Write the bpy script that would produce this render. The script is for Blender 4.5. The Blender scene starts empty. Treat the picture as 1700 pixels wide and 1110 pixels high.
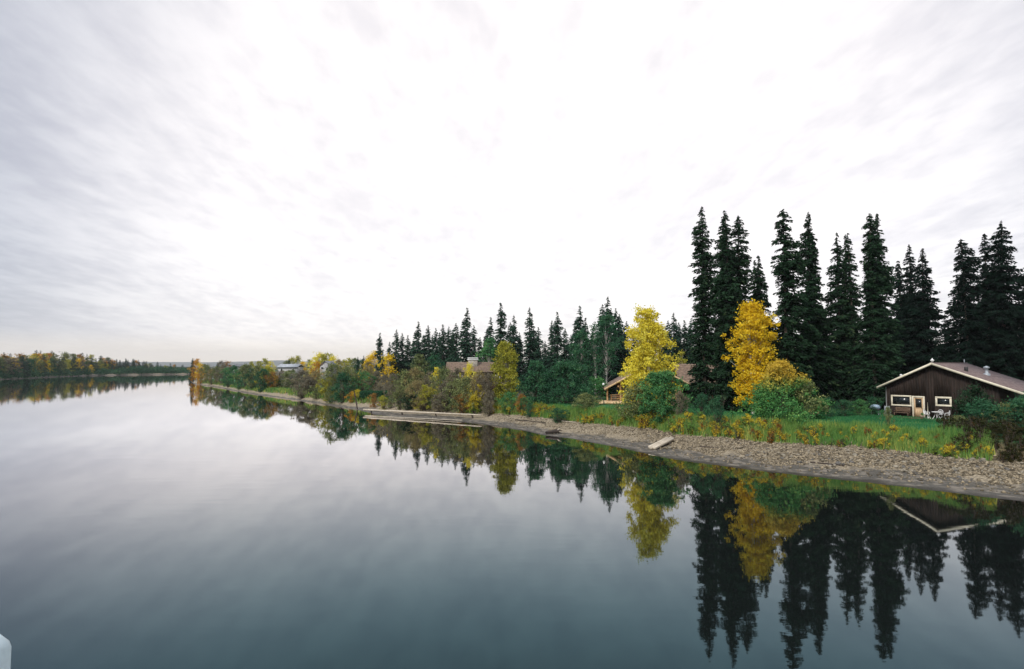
import bpy, math, random
import numpy as np
from mathutils import Vector, Matrix

# ------------------------------------------------------------------ camera, sky, sun, exposure
scene = bpy.context.scene
COL = scene.collection
CAM_Z = 8.0
F_PX = 1000.0
PITCH = math.atan(52 / F_PX)
cam_data = bpy.data.cameras.new("camera")
cam = bpy.data.objects.new("camera", cam_data)
COL.objects.link(cam)
cam.location = (0, 0, CAM_Z)
cam.rotation_euler = (math.pi / 2 + PITCH, 0, 0)
cam_data.sensor_width = 36
cam_data.sensor_fit = 'HORIZONTAL'
cam_data.lens = 36 * F_PX / 1700
cam_data.clip_start = 0.05
cam_data.clip_end = 30000
scene.camera = cam

scene.view_settings.view_transform = 'Standard'
scene.view_settings.look = 'None'
scene.view_settings.gamma = 1
scene.view_settings.use_curve_mapping = False
scene.view_settings.exposure = 1.1
scene.cycles.max_bounces = 6
scene.cycles.transparent_max_bounces = 4
scene.cycles.volume_bounces = 0
scene.cycles.caustics_reflective = False
scene.cycles.caustics_refractive = False

SUN_EL, SUN_AZ = math.radians(42), math.radians(215)     # azimuth clockwise from +Y


class N:
    """small helper that writes node graphs"""
    def __init__(s, tree):
        s.t = tree
        tree.nodes.clear()

    def n(s, kind, **kw):
        nd = s.t.nodes.new(kind)
        for k, v in kw.items():
            setattr(nd, k, v)
        return nd

    def put(s, sock, v):
        if hasattr(v, "is_linked"):
            s.t.links.new(v, sock)
        elif isinstance(v, (int, float)):
            sock.default_value = v
        else:
            v = tuple(v)
            if sock.type == 'RGBA' and len(v) == 3:
                v = v + (1,)
            sock.default_value = v

    def math(s, op, a, b=0.0, c=None, clamp=False):
        nd = s.n('ShaderNodeMath', operation=op, use_clamp=clamp)
        s.put(nd.inputs[0], a)
        s.put(nd.inputs[1], b)
        if c is not None:
            s.put(nd.inputs[2], c)
        return nd.outputs[0]

    def mix(s, f, a, b, blend='MIX'):
        nd = s.n('ShaderNodeMix', data_type='RGBA', blend_type=blend)
        s.put(nd.inputs[0], f)
        s.put(nd.inputs[6], a)
        s.put(nd.inputs[7], b)
        return nd.outputs[2]

    def step(s, v, a, b):
        nd = s.n('ShaderNodeMapRange', interpolation_type='SMOOTHSTEP')
        s.put(nd.inputs[0], v)
        nd.inputs[1].default_value = a
        nd.inputs[2].default_value = b
        return nd.outputs[0]

    def noise(s, vec, scale, detail=4, rough=0.55, out=0):
        nd = s.n('ShaderNodeTexNoise')
        if vec is not None:
            s.put(nd.inputs['Vector'], vec)
        nd.inputs['Scale'].default_value = scale
        nd.inputs['Detail'].default_value = detail
        nd.inputs['Roughness'].default_value = rough
        return nd.outputs[out]

    def vmul(s, vec, v):
        nd = s.n('ShaderNodeVectorMath', operation='MULTIPLY')
        s.put(nd.inputs[0], vec)
        s.put(nd.inputs[1], v)
        return nd.outputs[0]


world = bpy.data.worlds.new("World")
scene.world = world
world.use_nodes = True
W = N(world.node_tree)
sky = W.n('ShaderNodeTexSky', sky_type='NISHITA', sun_disc=False)
sky.sun_elevation = SUN_EL
sky.sun_rotation = SUN_AZ
tc = W.n('ShaderNodeTexCoord')
sep = W.n('ShaderNodeSeparateXYZ')
W.put(sep.inputs[0], tc.outputs['Generated'])
zc = W.math('ADD', W.math('MAXIMUM', sep.outputs[2], 0.0), 0.11)
cu = W.math('DIVIDE', sep.outputs[0], zc)
cv = W.math('DIVIDE', sep.outputs[1], zc)
cmb = W.n('ShaderNodeCombineXYZ')
W.put(cmb.inputs[0], cu)
W.put(cmb.inputs[1], W.math('MULTIPLY', cv, 0.36))
n1 = W.noise(cmb.outputs[0], 1.5, 6, 0.55)
n2 = W.noise(W.vmul(cmb.outputs[0], (2.3, 1.9, 1)), 2.3, 4, 0.6)
n3 = W.noise(W.vmul(cmb.outputs[0], (5.5, 7.5, 1)), 2.0, 3, 0.55)
cl = W.math('ADD', W.math('ADD', W.math('MULTIPLY', n1, 0.42), W.math('MULTIPLY', n2, 0.28)), W.math('MULTIPLY', n3, 0.30))
cl = W.step(cl, 0.36, 0.62)
dot = W.n('ShaderNodeVectorMath', operation='DOT_PRODUCT')
W.put(dot.inputs[0], tc.outputs['Generated'])
g = Vector((0.10, 0.96, 0.22)).normalized()
dot.inputs[1].default_value = g
glow = W.step(dot.outputs['Value'], 0.58, 0.985)
base = W.mix(glow, (2.30, 2.44, 2.78), (4.95, 4.8, 4.82))
zen = W.math('ADD', W.math('MULTIPLY', W.step(sep.outputs[2], 0.50, 0.97), 1.3), 1.0)   # an overcast sky is brightest overhead
zcol = W.n('ShaderNodeCombineXYZ')
for k_ in range(3):
    W.put(zcol.inputs[k_], zen)
base = W.mix(1.0, base, zcol.outputs[0], 'MULTIPLY')
dot2 = W.n('ShaderNodeVectorMath', operation='DOT_PRODUCT')      # the bright, thinly veiled part of the sky ahead
W.put(dot2.inputs[0], tc.outputs['Generated'])
dot2.inputs[1].default_value = Vector((0.06, 0.99, 0.10)).normalized()
veil = W.step(dot2.outputs['Value'], 0.70, 1.0)
base = W.mix(veil, base, (5.4, 5.2, 5.1))
shade = W.mix(cl, (0.875, 0.865, 0.89), (1.14, 1.12, 1.105))
cloud = W.mix(1.0, base, shade, 'MULTIPLY')
band = W.step(sep.outputs[2], 0.055, 0.005)
cloud = W.mix(W.math('MULTIPLY', band, 0.8), cloud, (5.8, 5.1, 4.1))
allsky = W.mix(0.92, sky.outputs[0], cloud)
bg = W.n('ShaderNodeBackground')
W.put(bg.inputs[0], allsky)
bg.inputs[1].default_value = 0.1
wo = W.n('ShaderNodeOutputWorld')
W.t.links.new(bg.outputs[0], wo.inputs[0])

sun_data = bpy.data.lights.new("sun", 'SUN')
sun_data.energy = 1.5
sun_data.angle = math.radians(14)
sun_data.color = (1.0, 0.95, 0.87)
sun = bpy.data.objects.new("sun", sun_data)
COL.objects.link(sun)
sd = Vector((math.sin(SUN_AZ) * math.cos(SUN_EL), math.cos(SUN_AZ) * math.cos(SUN_EL), math.sin(SUN_EL)))
sun.rotation_euler = sd.to_track_quat('Z', 'Y').to_euler()
sun.location = sd * 100

# ------------------------------------------------------------------ helpers
R = np.random.default_rng
CP, SP = math.cos(PITCH), math.sin(PITCH)


def unproj(px, py, Y):
    """the world point at distance Y ahead seen in direction (px, py) of the photograph"""
    xc, yc = (px - 850) / F_PX, (555 - py) / F_PX
    dy, dz = CP - yc * SP, SP + yc * CP
    k = Y / dy
    return Vector((xc * k, Y, CAM_Z + dz * k))


def mesh_from(name, verts, faces, mats=(), attrs=None, smooth=False, mat_idx=None):
    """verts (n,3); faces (m,k) integer array or list of such arrays"""
    me = bpy.data.meshes.new(name)
    verts = np.asarray(verts, dtype=np.float32)
    if not isinstance(faces, (list, tuple)):
        faces = [faces]
    faces = [np.asarray(f, dtype=np.int32) for f in faces if len(f)]
    me.vertices.add(len(verts))
    me.vertices.foreach_set('co', verts.ravel())
    loops = np.concatenate([f.ravel() for f in faces])
    counts = np.concatenate([np.full(len(f), f.shape[1], dtype=np.int32) for f in faces])
    starts = np.concatenate([[0], np.cumsum(counts)[:-1]]).astype(np.int32)
    me.loops.add(len(loops))
    me.loops.foreach_set('vertex_index', loops)
    me.polygons.add(len(counts))
    me.polygons.foreach_set('loop_start', starts)
    if mat_idx is not None:
        me.polygons.foreach_set('material_index', np.asarray(mat_idx, dtype=np.int32))
    for m in mats:
        me.materials.append(m)
    me.update(calc_edges=True)
    if smooth:
        me.polygons.foreach_set('use_smooth', np.ones(len(counts), dtype=bool))
    for k, v in (attrs or {}).items():
        a = me.attributes.new(k, 'FLOAT', 'POINT')
        a.data.foreach_set('value', np.asarray(v, dtype=np.float32))
    return me


def link(name, me, parent=None, loc=None, rz=0, scale=None):
    o = bpy.data.objects.new(name, me)
    COL.objects.link(o)
    if parent is not None:
        o.parent = parent
    if loc is not None:
        o.location = loc
    if rz:
        o.rotation_euler = (0, 0, rz)
    if scale is not None:
        o.scale = scale
    return o


def tag(o, label=None, cat=None, group=None, kind=None):
    if label:
        o['label'] = label
    if cat:
        o['category'] = cat
    if group:
        o['group'] = group
    if kind:
        o['kind'] = kind
    return o


class MB:
    """collects boxes, tubes and prisms; build() links them as one mesh object"""
    def __init__(s):
        s.v, s.f, s.n = [], {}, 0

    def add(s, v, f):
        v = np.asarray(v, float)
        for face in f:
            s.f.setdefault(len(face), []).append([i + s.n for i in face])
        s.v.append(v)
        s.n += len(v)
        return s

    def box(s, x0, x1, y0, y1, z0, z1, bev=0.0):
        if bev:
            c = np.array([(x0 + x1) / 2, (y0 + y1) / 2, (z0 + z1) / 2])
            h = np.array([x1 - x0, y1 - y0, z1 - z0]) / 2
            b = min(bev, *(h * 0.49))
            vs, idx = [], {}
            for sx in (-1, 1):
                for sy in (-1, 1):
                    for sz in (-1, 1):
                        sg = np.array([sx, sy, sz])
                        for ax in range(3):
                            p = sg * (h - b)
                            p[ax] = sg[ax] * h[ax]
                            idx[(sx, sy, sz, ax)] = len(vs)
                            vs.append(c + p)
            fs = []
            for ax in range(3):
                a1, a2 = (ax + 1) % 3, (ax + 2) % 3
                for sg in (-1, 1):
                    q = []
                    for (p, r) in ((-1, -1), (1, -1), (1, 1), (-1, 1)):
                        k = [0, 0, 0]
                        k[ax], k[a1], k[a2] = sg, p, r
                        q.append(idx[(*k, ax)])
                    fs.append(q if sg > 0 else q[::-1])
            for ax in range(3):
                a1, a2 = (ax + 1) % 3, (ax + 2) % 3
                for p in (-1, 1):
                    for r in (-1, 1):
                        q = []
                        for e in (-1, 1):
                            k = [0, 0, 0]
                            k[ax], k[a1], k[a2] = e, p, r
                            q.append((tuple(k)))
                        f = [idx[(*q[0], a1)], idx[(*q[1], a1)], idx[(*q[1], a2)], idx[(*q[0], a2)]]
                        fs.append(f if p * r < 0 else f[::-1])
            for sx in (-1, 1):
                for sy in (-1, 1):
                    for sz in (-1, 1):
                        f = [idx[(sx, sy, sz, a)] for a in range(3)]
                        fs.append(f if sx * sy * sz > 0 else f[::-1])
            return s.add(vs, fs)
        v = [(x, y, z) for x in (x0, x1) for y in (y0, y1) for z in (z0, z1)]
        return s.add(v, [(0, 1, 3, 2), (4, 6, 7, 5), (0, 4, 5, 1), (2, 3, 7, 6), (0, 2, 6, 4), (1, 5, 7, 3)])

    def tube(s, pts, rad, seg=6, cap=True):
        v, f = tube_arrays(pts, rad, seg)
        fs = [list(q) for q in f]
        if cap:
            n = len(pts)
            fs.append(list(range(seg))[::-1])
            fs.append([(n - 1) * seg + i for i in range(seg)])
        return s.add(v, fs)

    def prism(s, poly, y0, y1):
        """poly in (x,z), extruded along y"""
        n = len(poly)
        v = [(x, y0, z) for x, z in poly] + [(x, y1, z) for x, z in poly]
        f = [list(range(n)), list(range(n, 2 * n))[::-1]]
        f += [[i, i + n, (i + 1) % n + n, (i + 1) % n] for i in range(n)]
        return s.add(v, f)

    def lathe(s, prof, seg=12, cx=0, cy=0):
        v, f = [], []
        for r, z in prof:
            for k in range(seg):
                a = 2 * math.pi * k / seg
                v.append((cx + r * math.cos(a), cy + r * math.sin(a), z))
        for i in range(len(prof) - 1):
            for k in range(seg):
                k2 = (k + 1) % seg
                f.append([i * seg + k, i * seg + k2, (i + 1) * seg + k2, (i + 1) * seg + k])
        f.append(list(range(seg))[::-1])
        f.append([(len(prof) - 1) * seg + k for k in range(seg)])
        return s.add(v, f)

    def build(s, name, m, parent=None, smooth=False, loc=None, rz=0):
        me = mesh_from(name, np.concatenate(s.v), [np.array(f) for f in s.f.values()], [m], smooth=smooth)
        return link(name, me, parent, loc, rz)


def tube_arrays(pts, rad, seg=6):
    pts = np.asarray(pts, float)
    n = len(pts)
    rad = np.broadcast_to(np.asarray(rad, float), (n,))
    d = np.gradient(pts, axis=0)
    d /= np.linalg.norm(d, axis=1, keepdims=True) + 1e-9
    up = np.where(np.abs(d[:, 2:3]) > 0.9, np.array([[1.0, 0, 0]]), np.array([[0, 0, 1.0]]))
    up[:] = up[0]
    a = np.cross(d, up)
    a /= np.linalg.norm(a, axis=1, keepdims=True) + 1e-9
    b = np.cross(d, a)
    th = np.arange(seg) * 2 * math.pi / seg
    v = pts[:, None] + rad[:, None, None] * (np.cos(th)[None, :, None] * a[:, None] + np.sin(th)[None, :, None] * b[:, None])
    f = []
    for i in range(n - 1):
        for k in range(seg):
            k2 = (k + 1) % seg
            f.append((i * seg + k, (i + 1) * seg + k, (i + 1) * seg + k2, i * seg + k2))
    return v.reshape(-1, 3), np.array(f, dtype=np.int32)


def empty(name, loc, rz=0):
    o = bpy.data.objects.new(name, None)
    o.empty_display_size = 0.3
    COL.objects.link(o)
    o.location = loc
    o.rotation_euler = (0, 0, rz)
    return o


def vnoise(x, y, seed=0):
    xi, yi = np.floor(x).astype(np.int64), np.floor(y).astype(np.int64)
    xf, yf = x - xi, y - yi

    def h(a, b):
        k = (a * 374761393 + b * 668265263 + seed * 1442695) & 0x7fffffff
        k = ((k ^ (k >> 13)) * 1274126177) & 0x7fffffff
        return ((k ^ (k >> 16)) & 0xffff) / 65535.0
    u, v = xf * xf * (3 - 2 * xf), yf * yf * (3 - 2 * yf)
    return (h(xi, yi) * (1 - u) + h(xi + 1, yi) * u) * (1 - v) + (h(xi, yi + 1) * (1 - u) + h(xi + 1, yi + 1) * u) * v - 0.5


# ------------------------------------------------------------------ materials
def new_mat(name):
    m = bpy.data.materials.new(name)
    m.use_nodes = True
    return m, N(m.node_tree)


def surf(name, a, b, scale=8, rough=0.8, bump=0.15, stretch=(1, 1, 1), spec=0.3, detail=5):
    """a worn surface whose colour wanders between a and b"""
    m, g = new_mat(name)
    t = g.n('ShaderNodeTexCoord')
    v = g.vmul(t.outputs['Object'], stretch)
    n = g.noise(v, scale, detail)
    c = g.mix(g.step(n, 0.3, 0.7), a, b)
    n2 = g.noise(v, scale * 7, 3)
    c = g.mix(g.math('MULTIPLY', g.step(n2, 0.45, 0.75), 0.35), c, tuple(x * 0.6 for x in a))
    p = g.n('ShaderNodeBsdfPrincipled')
    g.put(p.inputs['Base Color'], c)
    p.inputs['Roughness'].default_value = rough
    p.inputs['Specular IOR Level'].default_value = spec
    if bump:
        bp = g.n('ShaderNodeBump')
        bp.inputs['Strength'].default_value = bump
        bp.inputs['Distance'].default_value = 0.05
        g.put(bp.inputs['Height'], n2)
        g.put(p.inputs['Normal'], bp.outputs[0])
    o = g.n('ShaderNodeOutputMaterial')
    g.t.links.new(p.outputs[0], o.inputs[0])
    return m


def leaf_mat(name, a, b, c=None, hmix=None, trans=0.3):
    """foliage: each leaf and clump carries its own 'var'; hmix blends a second colour in towards the top"""
    m, g = new_mat(name)
    at = g.n('ShaderNodeAttribute', attribute_name='var')
    col = g.mix(at.outputs['Fac'], a, b)
    if c is not None:
        col = g.mix(g.step(at.outputs['Fac'], 0.72, 0.95), col, c)
    if hmix is not None:
        hh = g.n('ShaderNodeAttribute', attribute_name='hgt')
        f = g.step(g.math('ADD', hh.outputs['Fac'], g.math('MULTIPLY', at.outputs['Fac'], 0.35)), hmix[1], hmix[2])
        col = g.mix(f, col, hmix[0])
    d = g.n('ShaderNodeBsdfDiffuse')
    g.put(d.inputs[0], col)
    tr = g.n('ShaderNodeBsdfTranslucent')
    g.put(tr.inputs[0], col)
    mx = g.n('ShaderNodeMixShader')
    mx.inputs[0].default_value = trans
    g.t.links.new(d.outputs[0], mx.inputs[1])
    g.t.links.new(tr.outputs[0], mx.inputs[2])
    o = g.n('ShaderNodeOutputMaterial')
    g.t.links.new(mx.outputs[0], o.inputs[0])
    return m


P = {
    'spruce': leaf_mat('spruce_needles', (.008, .020, .011), (.032, .072, .038), (.062, .098, .046), trans=.12),
    'spruce_shaded': leaf_mat('shaded_spruce_needles', (.005, .012, .009), (.014, .030, .021), trans=.10),  # darker copy of the spruce needles, shade put into the colour
    'spruce_teal': leaf_mat('blue_spruce_needles', (.014, .038, .026), (.044, .098, .062), (.08, .13, .07), trans=.15),
    'green': leaf_mat('green_leaves', (.032, .125, .050), (.13, .32, .11), (.25, .42, .13)),
    'deep_green': leaf_mat('deep_green_leaves', (.020, .076, .040), (.064, .17, .084), (.11, .24, .10)),
    'bright_green': leaf_mat('bright_green_leaves', (.040, .13, .045), (.12, .29, .09), (.25, .38, .08)),
    'olive': leaf_mat('olive_leaves', (.085, .115, .05), (.26, .30, .12), (.40, .38, .14)),
    'grey_brown': leaf_mat('thinning_grey_leaves', (.095, .09, .07), (.27, .24, .165), (.36, .31, .18)),
    'tan': leaf_mat('tan_leaves', (.14, .125, .06), (.38, .31, .14), (.46, .40, .16)),
    'yellow_green': leaf_mat('yellow_green_leaves', (.18, .21, .035), (.50, .46, .06), (.62, .54, .08)),
    'yellow': leaf_mat('yellow_leaves', (.62, .52, .04), (.88, .79, .11), (.74, .76, .20), trans=.35),
    'gold': leaf_mat('golden_leaves', (.60, .40, .018), (.87, .65, .04), (.80, .70, .10), trans=.35),
    'orange': leaf_mat('orange_leaves', (.34, .15, .02), (.66, .36, .05), (.72, .46, .08)),
    'rust': leaf_mat('rust_leaves', (.20, .10, .035), (.44, .25, .07), (.5, .36, .09)),
    'maroon': leaf_mat('dark_brown_stalks', (.020, .026, .011), (.056, .060, .024), (.11, .06, .025)),
    'turning': leaf_mat('turning_leaves', (.040, .15, .05), (.14, .34, .10), (.24, .42, .11), hmix=((.56, .40, .055), .70, 1.05)),
    'yellow_low_green': leaf_mat('yellow_over_green_leaves', (.05, .13, .03), (.17, .27, .05), (.3, .36, .06), hmix=((.52, .43, .045), .30, .75)),
    'weed': leaf_mat('weed_leaves', (.08, .18, .04), (.28, .38, .06), (.50, .46, .07), hmix=((.13, .25, .06), .55, 1.2)),
    'weed_gold': leaf_mat('golden_weed_leaves', (.32, .22, .025), (.64, .47, .05), (.46, .44, .07), hmix=((.26, .30, .05), .75, 1.3)),
    'weed_rust': leaf_mat('rusty_weed_leaves', (.15, .07, .02), (.36, .19, .04), (.42, .33, .06)),
    'grass': leaf_mat('grass_blades', (.030, .14, .055), (.080, .28, .105), (.24, .33, .10), trans=.25),
    'tall_grass': leaf_mat('tall_grass_blades', (.09, .22, .055), (.28, .38, .09), (.50, .45, .12), trans=.25),
}
M_BARK = surf('spruce_bark', (.055, .042, .034), (.11, .09, .075), 5, .95, .3, (1, 1, .3))
M_BIRCH = surf('birch_bark', (.38, .35, .31), (.62, .60, .55), 3, .8, .1, (1, 1, 3))
M_TWIG = surf('twig_bark', (.06, .045, .035), (.13, .10, .08), 6, .95, .1)
M_ROCK = surf('rock', (.12, .11, .088), (.33, .295, .228), 2.2, .9, .35)
M_ROCK_D = surf('dark_rock', (.06, .06, .055), (.16, .15, .135), 2.5, .9, .35)
M_DRIFT = surf('bleached_wood', (.34, .29, .22), (.58, .52, .42), 3, .85, .2, (.3, 4, 4))
M_DARKWOOD = surf('wet_dark_wood', (.03, .024, .02), (.08, .062, .05), 4, .8, .3)
M_SIDING = surf('dark_brown_siding', (.012, .008, .006), (.034, .022, .017), 1.1, .8, .12, (3, 3, .5))
M_CREAM = surf('cream_trim_paint', (.62, .56, .43), (.76, .71, .57), 3, .6, .04)
M_DOOR = surf('door_wood', (.46, .31, .17), (.62, .45, .28), 4, .6, .05, (4, 1, .5))
M_SHINGLE = surf('maroon_shingles', (.125, .092, .090), (.225, .175, .165), 3.5, .95, .3)
M_BROWNROOF = surf('brown_roof_shakes', (.12, .085, .065), (.25, .18, .13), 2.5, .95, .3)
M_LOG = surf('peeled_logs', (.25, .135, .06), (.44, .27, .13), 3, .65, .1, (.4, 3, 3))
M_LOGTRIM = surf('pale_log_trim', (.5, .33, .17), (.7, .52, .32), 3, .65, .05)
M_LOGDARK = surf('weathered_logs', (.06, .035, .024), (.13, .08, .05), 3, .8, .1, (.4, 3, 3))
M_WHITE = surf('white_paint', (.72, .73, .73), (.84, .84, .83), 3, .5, .02)
M_PALEWALL = surf('pale_siding', (.28, .28, .29), (.40, .40, .40), 1.5, .7, .03)
M_PALEROOF = surf('pale_metal_roof', (.30, .33, .37), (.42, .45, .49), 1, .5, .03)
M_GREYROOF = surf('grey_roof', (.10, .11, .125), (.20, .21, .23), 1.5, .9, .1)
M_STONE = surf('chimney_stone', (.28, .25, .21), (.46, .42, .36), 3, .9, .3)
M_METAL = surf('galvanised_metal', (.20, .23, .26), (.34, .38, .42), 4, .4, .03, spec=.6)
M_BLUE = surf('blue_grey_cover', (.16, .23, .30), (.30, .40, .50), 3, .5, .1)
M_BLACK = surf('black_iron', (.012, .012, .012), (.03, .03, .03), 5, .5, .05)
M_BENCH = surf('old_bench_wood', (.09, .055, .035), (.18, .12, .08), 5, .8, .1, (.4, 3, 3))
M_TERRA = surf('pale_pot', (.52, .42, .32), (.68, .58, .46), 4, .7, .05)
M_RAIL = surf('teal_white_rail_paint', (.50, .62, .64), (.60, .71, .72), 6, .45, .02)
M_CONC = surf('concrete', (.25, .25, .24), (.38, .38, .36), 3, .9, .1)
M_FARHILL = surf('forested_hill', (.035, .05, .04), (.06, .075, .05), .004, .95, 0)

m, g = new_mat('dark_window_glass')
p = g.n('ShaderNodeBsdfPrincipled')
p.inputs['Base Color'].default_value = (.012, .016, .018, 1)
p.inputs['Roughness'].default_value = .06
p.inputs['Specular IOR Level'].default_value = .5
o = g.n('ShaderNodeOutputMaterial')
g.t.links.new(p.outputs[0], o.inputs[0])
M_GLASS = m

# still river water: dark body, mirror by a tuned view-angle curve, faint long ripples
m, g = new_mat('river_water')
t = g.n('ShaderNodeTexCoord')
r1 = g.noise(g.vmul(t.outputs['Object'], (.35, .9, 1)), .9, 3, .5)
r2 = g.noise(g.vmul(t.outputs['Object'], (1, 1, 1)), .06, 2, .5)
hgt = g.math('MULTIPLY', r1, g.math('ADD', g.math('MULTIPLY', g.step(r2, .35, .65), .8), .2))
bp = g.n('ShaderNodeBump')
bp.inputs['Strength'].default_value = .10
bp.inputs['Distance'].default_value = .05
g.put(bp.inputs['Height'], hgt)
lw = g.n('ShaderNodeLayerWeight')
lw.inputs['Blend'].default_value = 0.5
g.put(lw.inputs['Normal'], bp.outputs[0])
refl = g.math('MINIMUM', g.math('ADD', g.math('MULTIPLY', g.math('POWER', lw.outputs['Facing'], 5.3), 1.5), .012), .95)
body = g.n('ShaderNodeBsdfDiffuse')
body.inputs[0].default_value = (.006, .008, .0075, 1)
gl = g.n('ShaderNodeBsdfGlossy')
g.put(gl.inputs['Color'], g.mix(g.step(lw.outputs['Facing'], .55, .86), (.42, .80, .97), (.98, .965, .97)))  # darker teal of the near reflections is put into the gloss colour
gl.inputs['Roughness'].default_value = .025
g.put(gl.inputs['Normal'], bp.outputs[0])
mx = g.n('ShaderNodeMixShader')
g.put(mx.inputs[0], refl)
g.t.links.new(body.outputs[0], mx.inputs[1])
g.t.links.new(gl.outputs[0], mx.inputs[2])
o = g.n('ShaderNodeOutputMaterial')
g.t.links.new(mx.outputs[0], o.inputs[0])
M_WATER = m

# river bank: zone 0..1 mud, 1..2 gravel, 2..3 weedy slope, 3+ grass, later forest floor
m, g = new_mat('bank_ground')
t = g.n('ShaderNodeTexCoord')
zone = g.n('ShaderNodeAttribute', attribute_name='zone').outputs['Fac']
far = g.n('ShaderNodeAttribute', attribute_name='inland').outputs['Fac']
n_big = g.noise(t.outputs['Object'], .55, 5, .6)
n_fine = g.noise(t.outputs['Object'], 5.5, 4, .65)
zn = g.math('ADD', zone, g.math('MULTIPLY', g.math('SUBTRACT', n_big, .5), 1.5))
drift = g.noise(g.vmul(t.outputs['Object'], (1, 1, 14)), 1.1, 4, .6)
mud = g.mix(n_fine, (.042, .040, .035), (.115, .106, .088))
mud = g.mix(g.math('MULTIPLY', g.step(drift, .47, .60), .8), mud, (.205, .18, .145))
wet = g.mix(g.step(g.math('ADD', zone, g.math('MULTIPLY', g.math('SUBTRACT', n_big, .5), .45)), .05, .26), (.030, .026, .021), mud)
grav = g.mix(g.step(n_fine, .35, .68), (.15, .125, .088), (.36, .305, .215))
soil = g.mix(g.step(n_fine, .3, .7), (.06, .05, .03), (.15, .12, .06))
grass = g.mix(g.step(n_fine, .3, .7), (.03, .13, .052), (.075, .24, .095))
floor = g.mix(g.step(n_fine, .3, .7), (.018, .028, .014), (.05, .055, .03))
c = g.mix(g.step(zn, .75, 1.15), wet, grav)
c = g.mix(g.step(zn, 1.95, 2.25), c, soil)
c = g.mix(g.step(zn, 2.35, 2.9), c, grass)
c = g.mix(g.step(far, 16, 26), c, floor)
p = g.n('ShaderNodeBsdfPrincipled')
g.put(p.inputs['Base Color'], c)
g.put(p.inputs['Roughness'], g.mix(g.step(zone, .05, .5), (.35, .35, .35), (.95, .95, .95)))
p.inputs['Specular IOR Level'].default_value = .25
bp = g.n('ShaderNodeBump')
bp.inputs['Strength'].default_value = .5
bp.inputs['Distance'].default_value = .12
g.put(bp.inputs['Height'], g.math('ADD', n_fine, g.math('MULTIPLY', g.noise(t.outputs['Object'], 22, 3), .4)))
g.put(p.inputs['Normal'], bp.outputs[0])
o = g.n('ShaderNodeOutputMaterial')
g.t.links.new(p.outputs[0], o.inputs[0])
M_BANK = m

# ------------------------------------------------------------------ terrain
# waterlines: X, Y, width of mud, of gravel, of weedy slope, height of the top
RIGHT = [(150, -120, 5.5, 6.5, 4, 2.7), (92, -40, 5.5, 6.5, 4, 2.7), (66, -8, 5.5, 6.5, 4, 2.7), (54, 8, 5.5, 6.5, 4, 2.7), (44, 20, 5.5, 6.5, 4, 2.7),
         (36, 29, 5.5, 6.5, 4, 2.7), (30.3, 35.4, 5.3, 6.4, 4, 2.7), (26, 40, 5.2, 6.2, 4, 2.7), (21.6, 43.6, 5.0, 6.2, 4, 2.7),
         (17, 48.5, 4.8, 5.8, 4, 2.7), (13.3, 53.5, 4.6, 5.2, 4, 2.65), (9.2, 61.5, 4.0, 4.6, 4, 2.6), (3.5, 71, 3.3, 3.8, 4, 2.5),
         (-7.8, 87, 3.4, 3.4, 4, 2.3), (-18.6, 95, 4.2, 3, 3, 2.0), (-26.7, 107, 3, 3, 2.5, 1.9), (-36, 121, 1.6, 1.5, 2, 1.7),
         (-48, 138, 1.0, 1.0, 2, 1.6), (-66, 161, 1.6, 1.8, 2, 1.5), (-84, 186, 1.2, 1.3, 2, 1.5), (-112, 228, 1, 1, 2, 1.5),
         (-141, 268, 1, 1, 2, 1.4), (-157, 297, 1, 1, 2, 1.2), (-163, 330, 2, 3, 5, 1.5), (-152, 385, 2, 3, 5, 2), (-115, 470, 2, 3, 5, 2),
         (-30, 590, 2, 3, 5, 2), (250, 790, 2, 3, 5, 2), (900, 1000, 2, 3, 5, 2)]
LEFT = [(-300, -150, 2, 1, 3, 2.6), (-278, 60, 2, 1, 3, 2.6), (-276, 200, 2, 1, 3, 2.6), (-284, 290, 2, 1, 3, 2.6), (-298, 352, 2, 1, 3, 2.6),
        (-326, 430, 1.5, 1, 2, 2.2), (-341, 490, 1.5, 1, 2, 2.2), (-330, 530, 1, .6, 2, 2.0), (-308, 572, 1, .6, 2, 2.0), (-270, 640, 3, 3, 4, 2.4),
        (-190, 760, 3, 3, 4, 2.4), (-60, 880, 3, 3, 4, 2.4), (150, 1030, 3, 3, 4, 2.4), (900, 1400, 3, 3, 4, 2.4)]


def smooth_line(pts, n=9):
    p = np.array(pts, float)
    out = []
    for i in range(len(p) - 1):
        a, b, c, d = p[max(i - 1, 0)], p[i], p[i + 1], p[min(i + 2, len(p) - 1)]
        for k in range(n):
            t = k / n
            out.append(.5 * (2 * b + (c - a) * t + (2 * a - 5 * b + 4 * c - d) * t * t + (3 * b - a - 3 * c + d) * t ** 3))
    out.append(p[-1])
    return np.array(out)


LINES = [(smooth_line(RIGHT), -1.0), (smooth_line(LEFT), 1.0)]
# small wobble so that the waterline is not a drawn curve
for L, _ in LINES:
    s_ = np.cumsum(np.r_[0, np.hypot(*np.diff(L[:, :2], axis=0).T)])
    w = .55 * np.minimum(1, np.abs(L[:, 1]) / 40)
    L[:, 0] += w * (vnoise(s_ / 6.5, s_ * 0 + 3.3, 5) * 2.6 + vnoise(s_ / 2.5, s_ * 0 + 7.3, 15))
    L[:, 2] *= 1 + .5 * vnoise(s_ / 6.0, s_ * 0 + 8.1, 6)
    L[:, 3] *= (.86 if _ < 0 else 1) + .6 * vnoise(s_ / 4.0, s_ * 0 + 1.7, 7)


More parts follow.
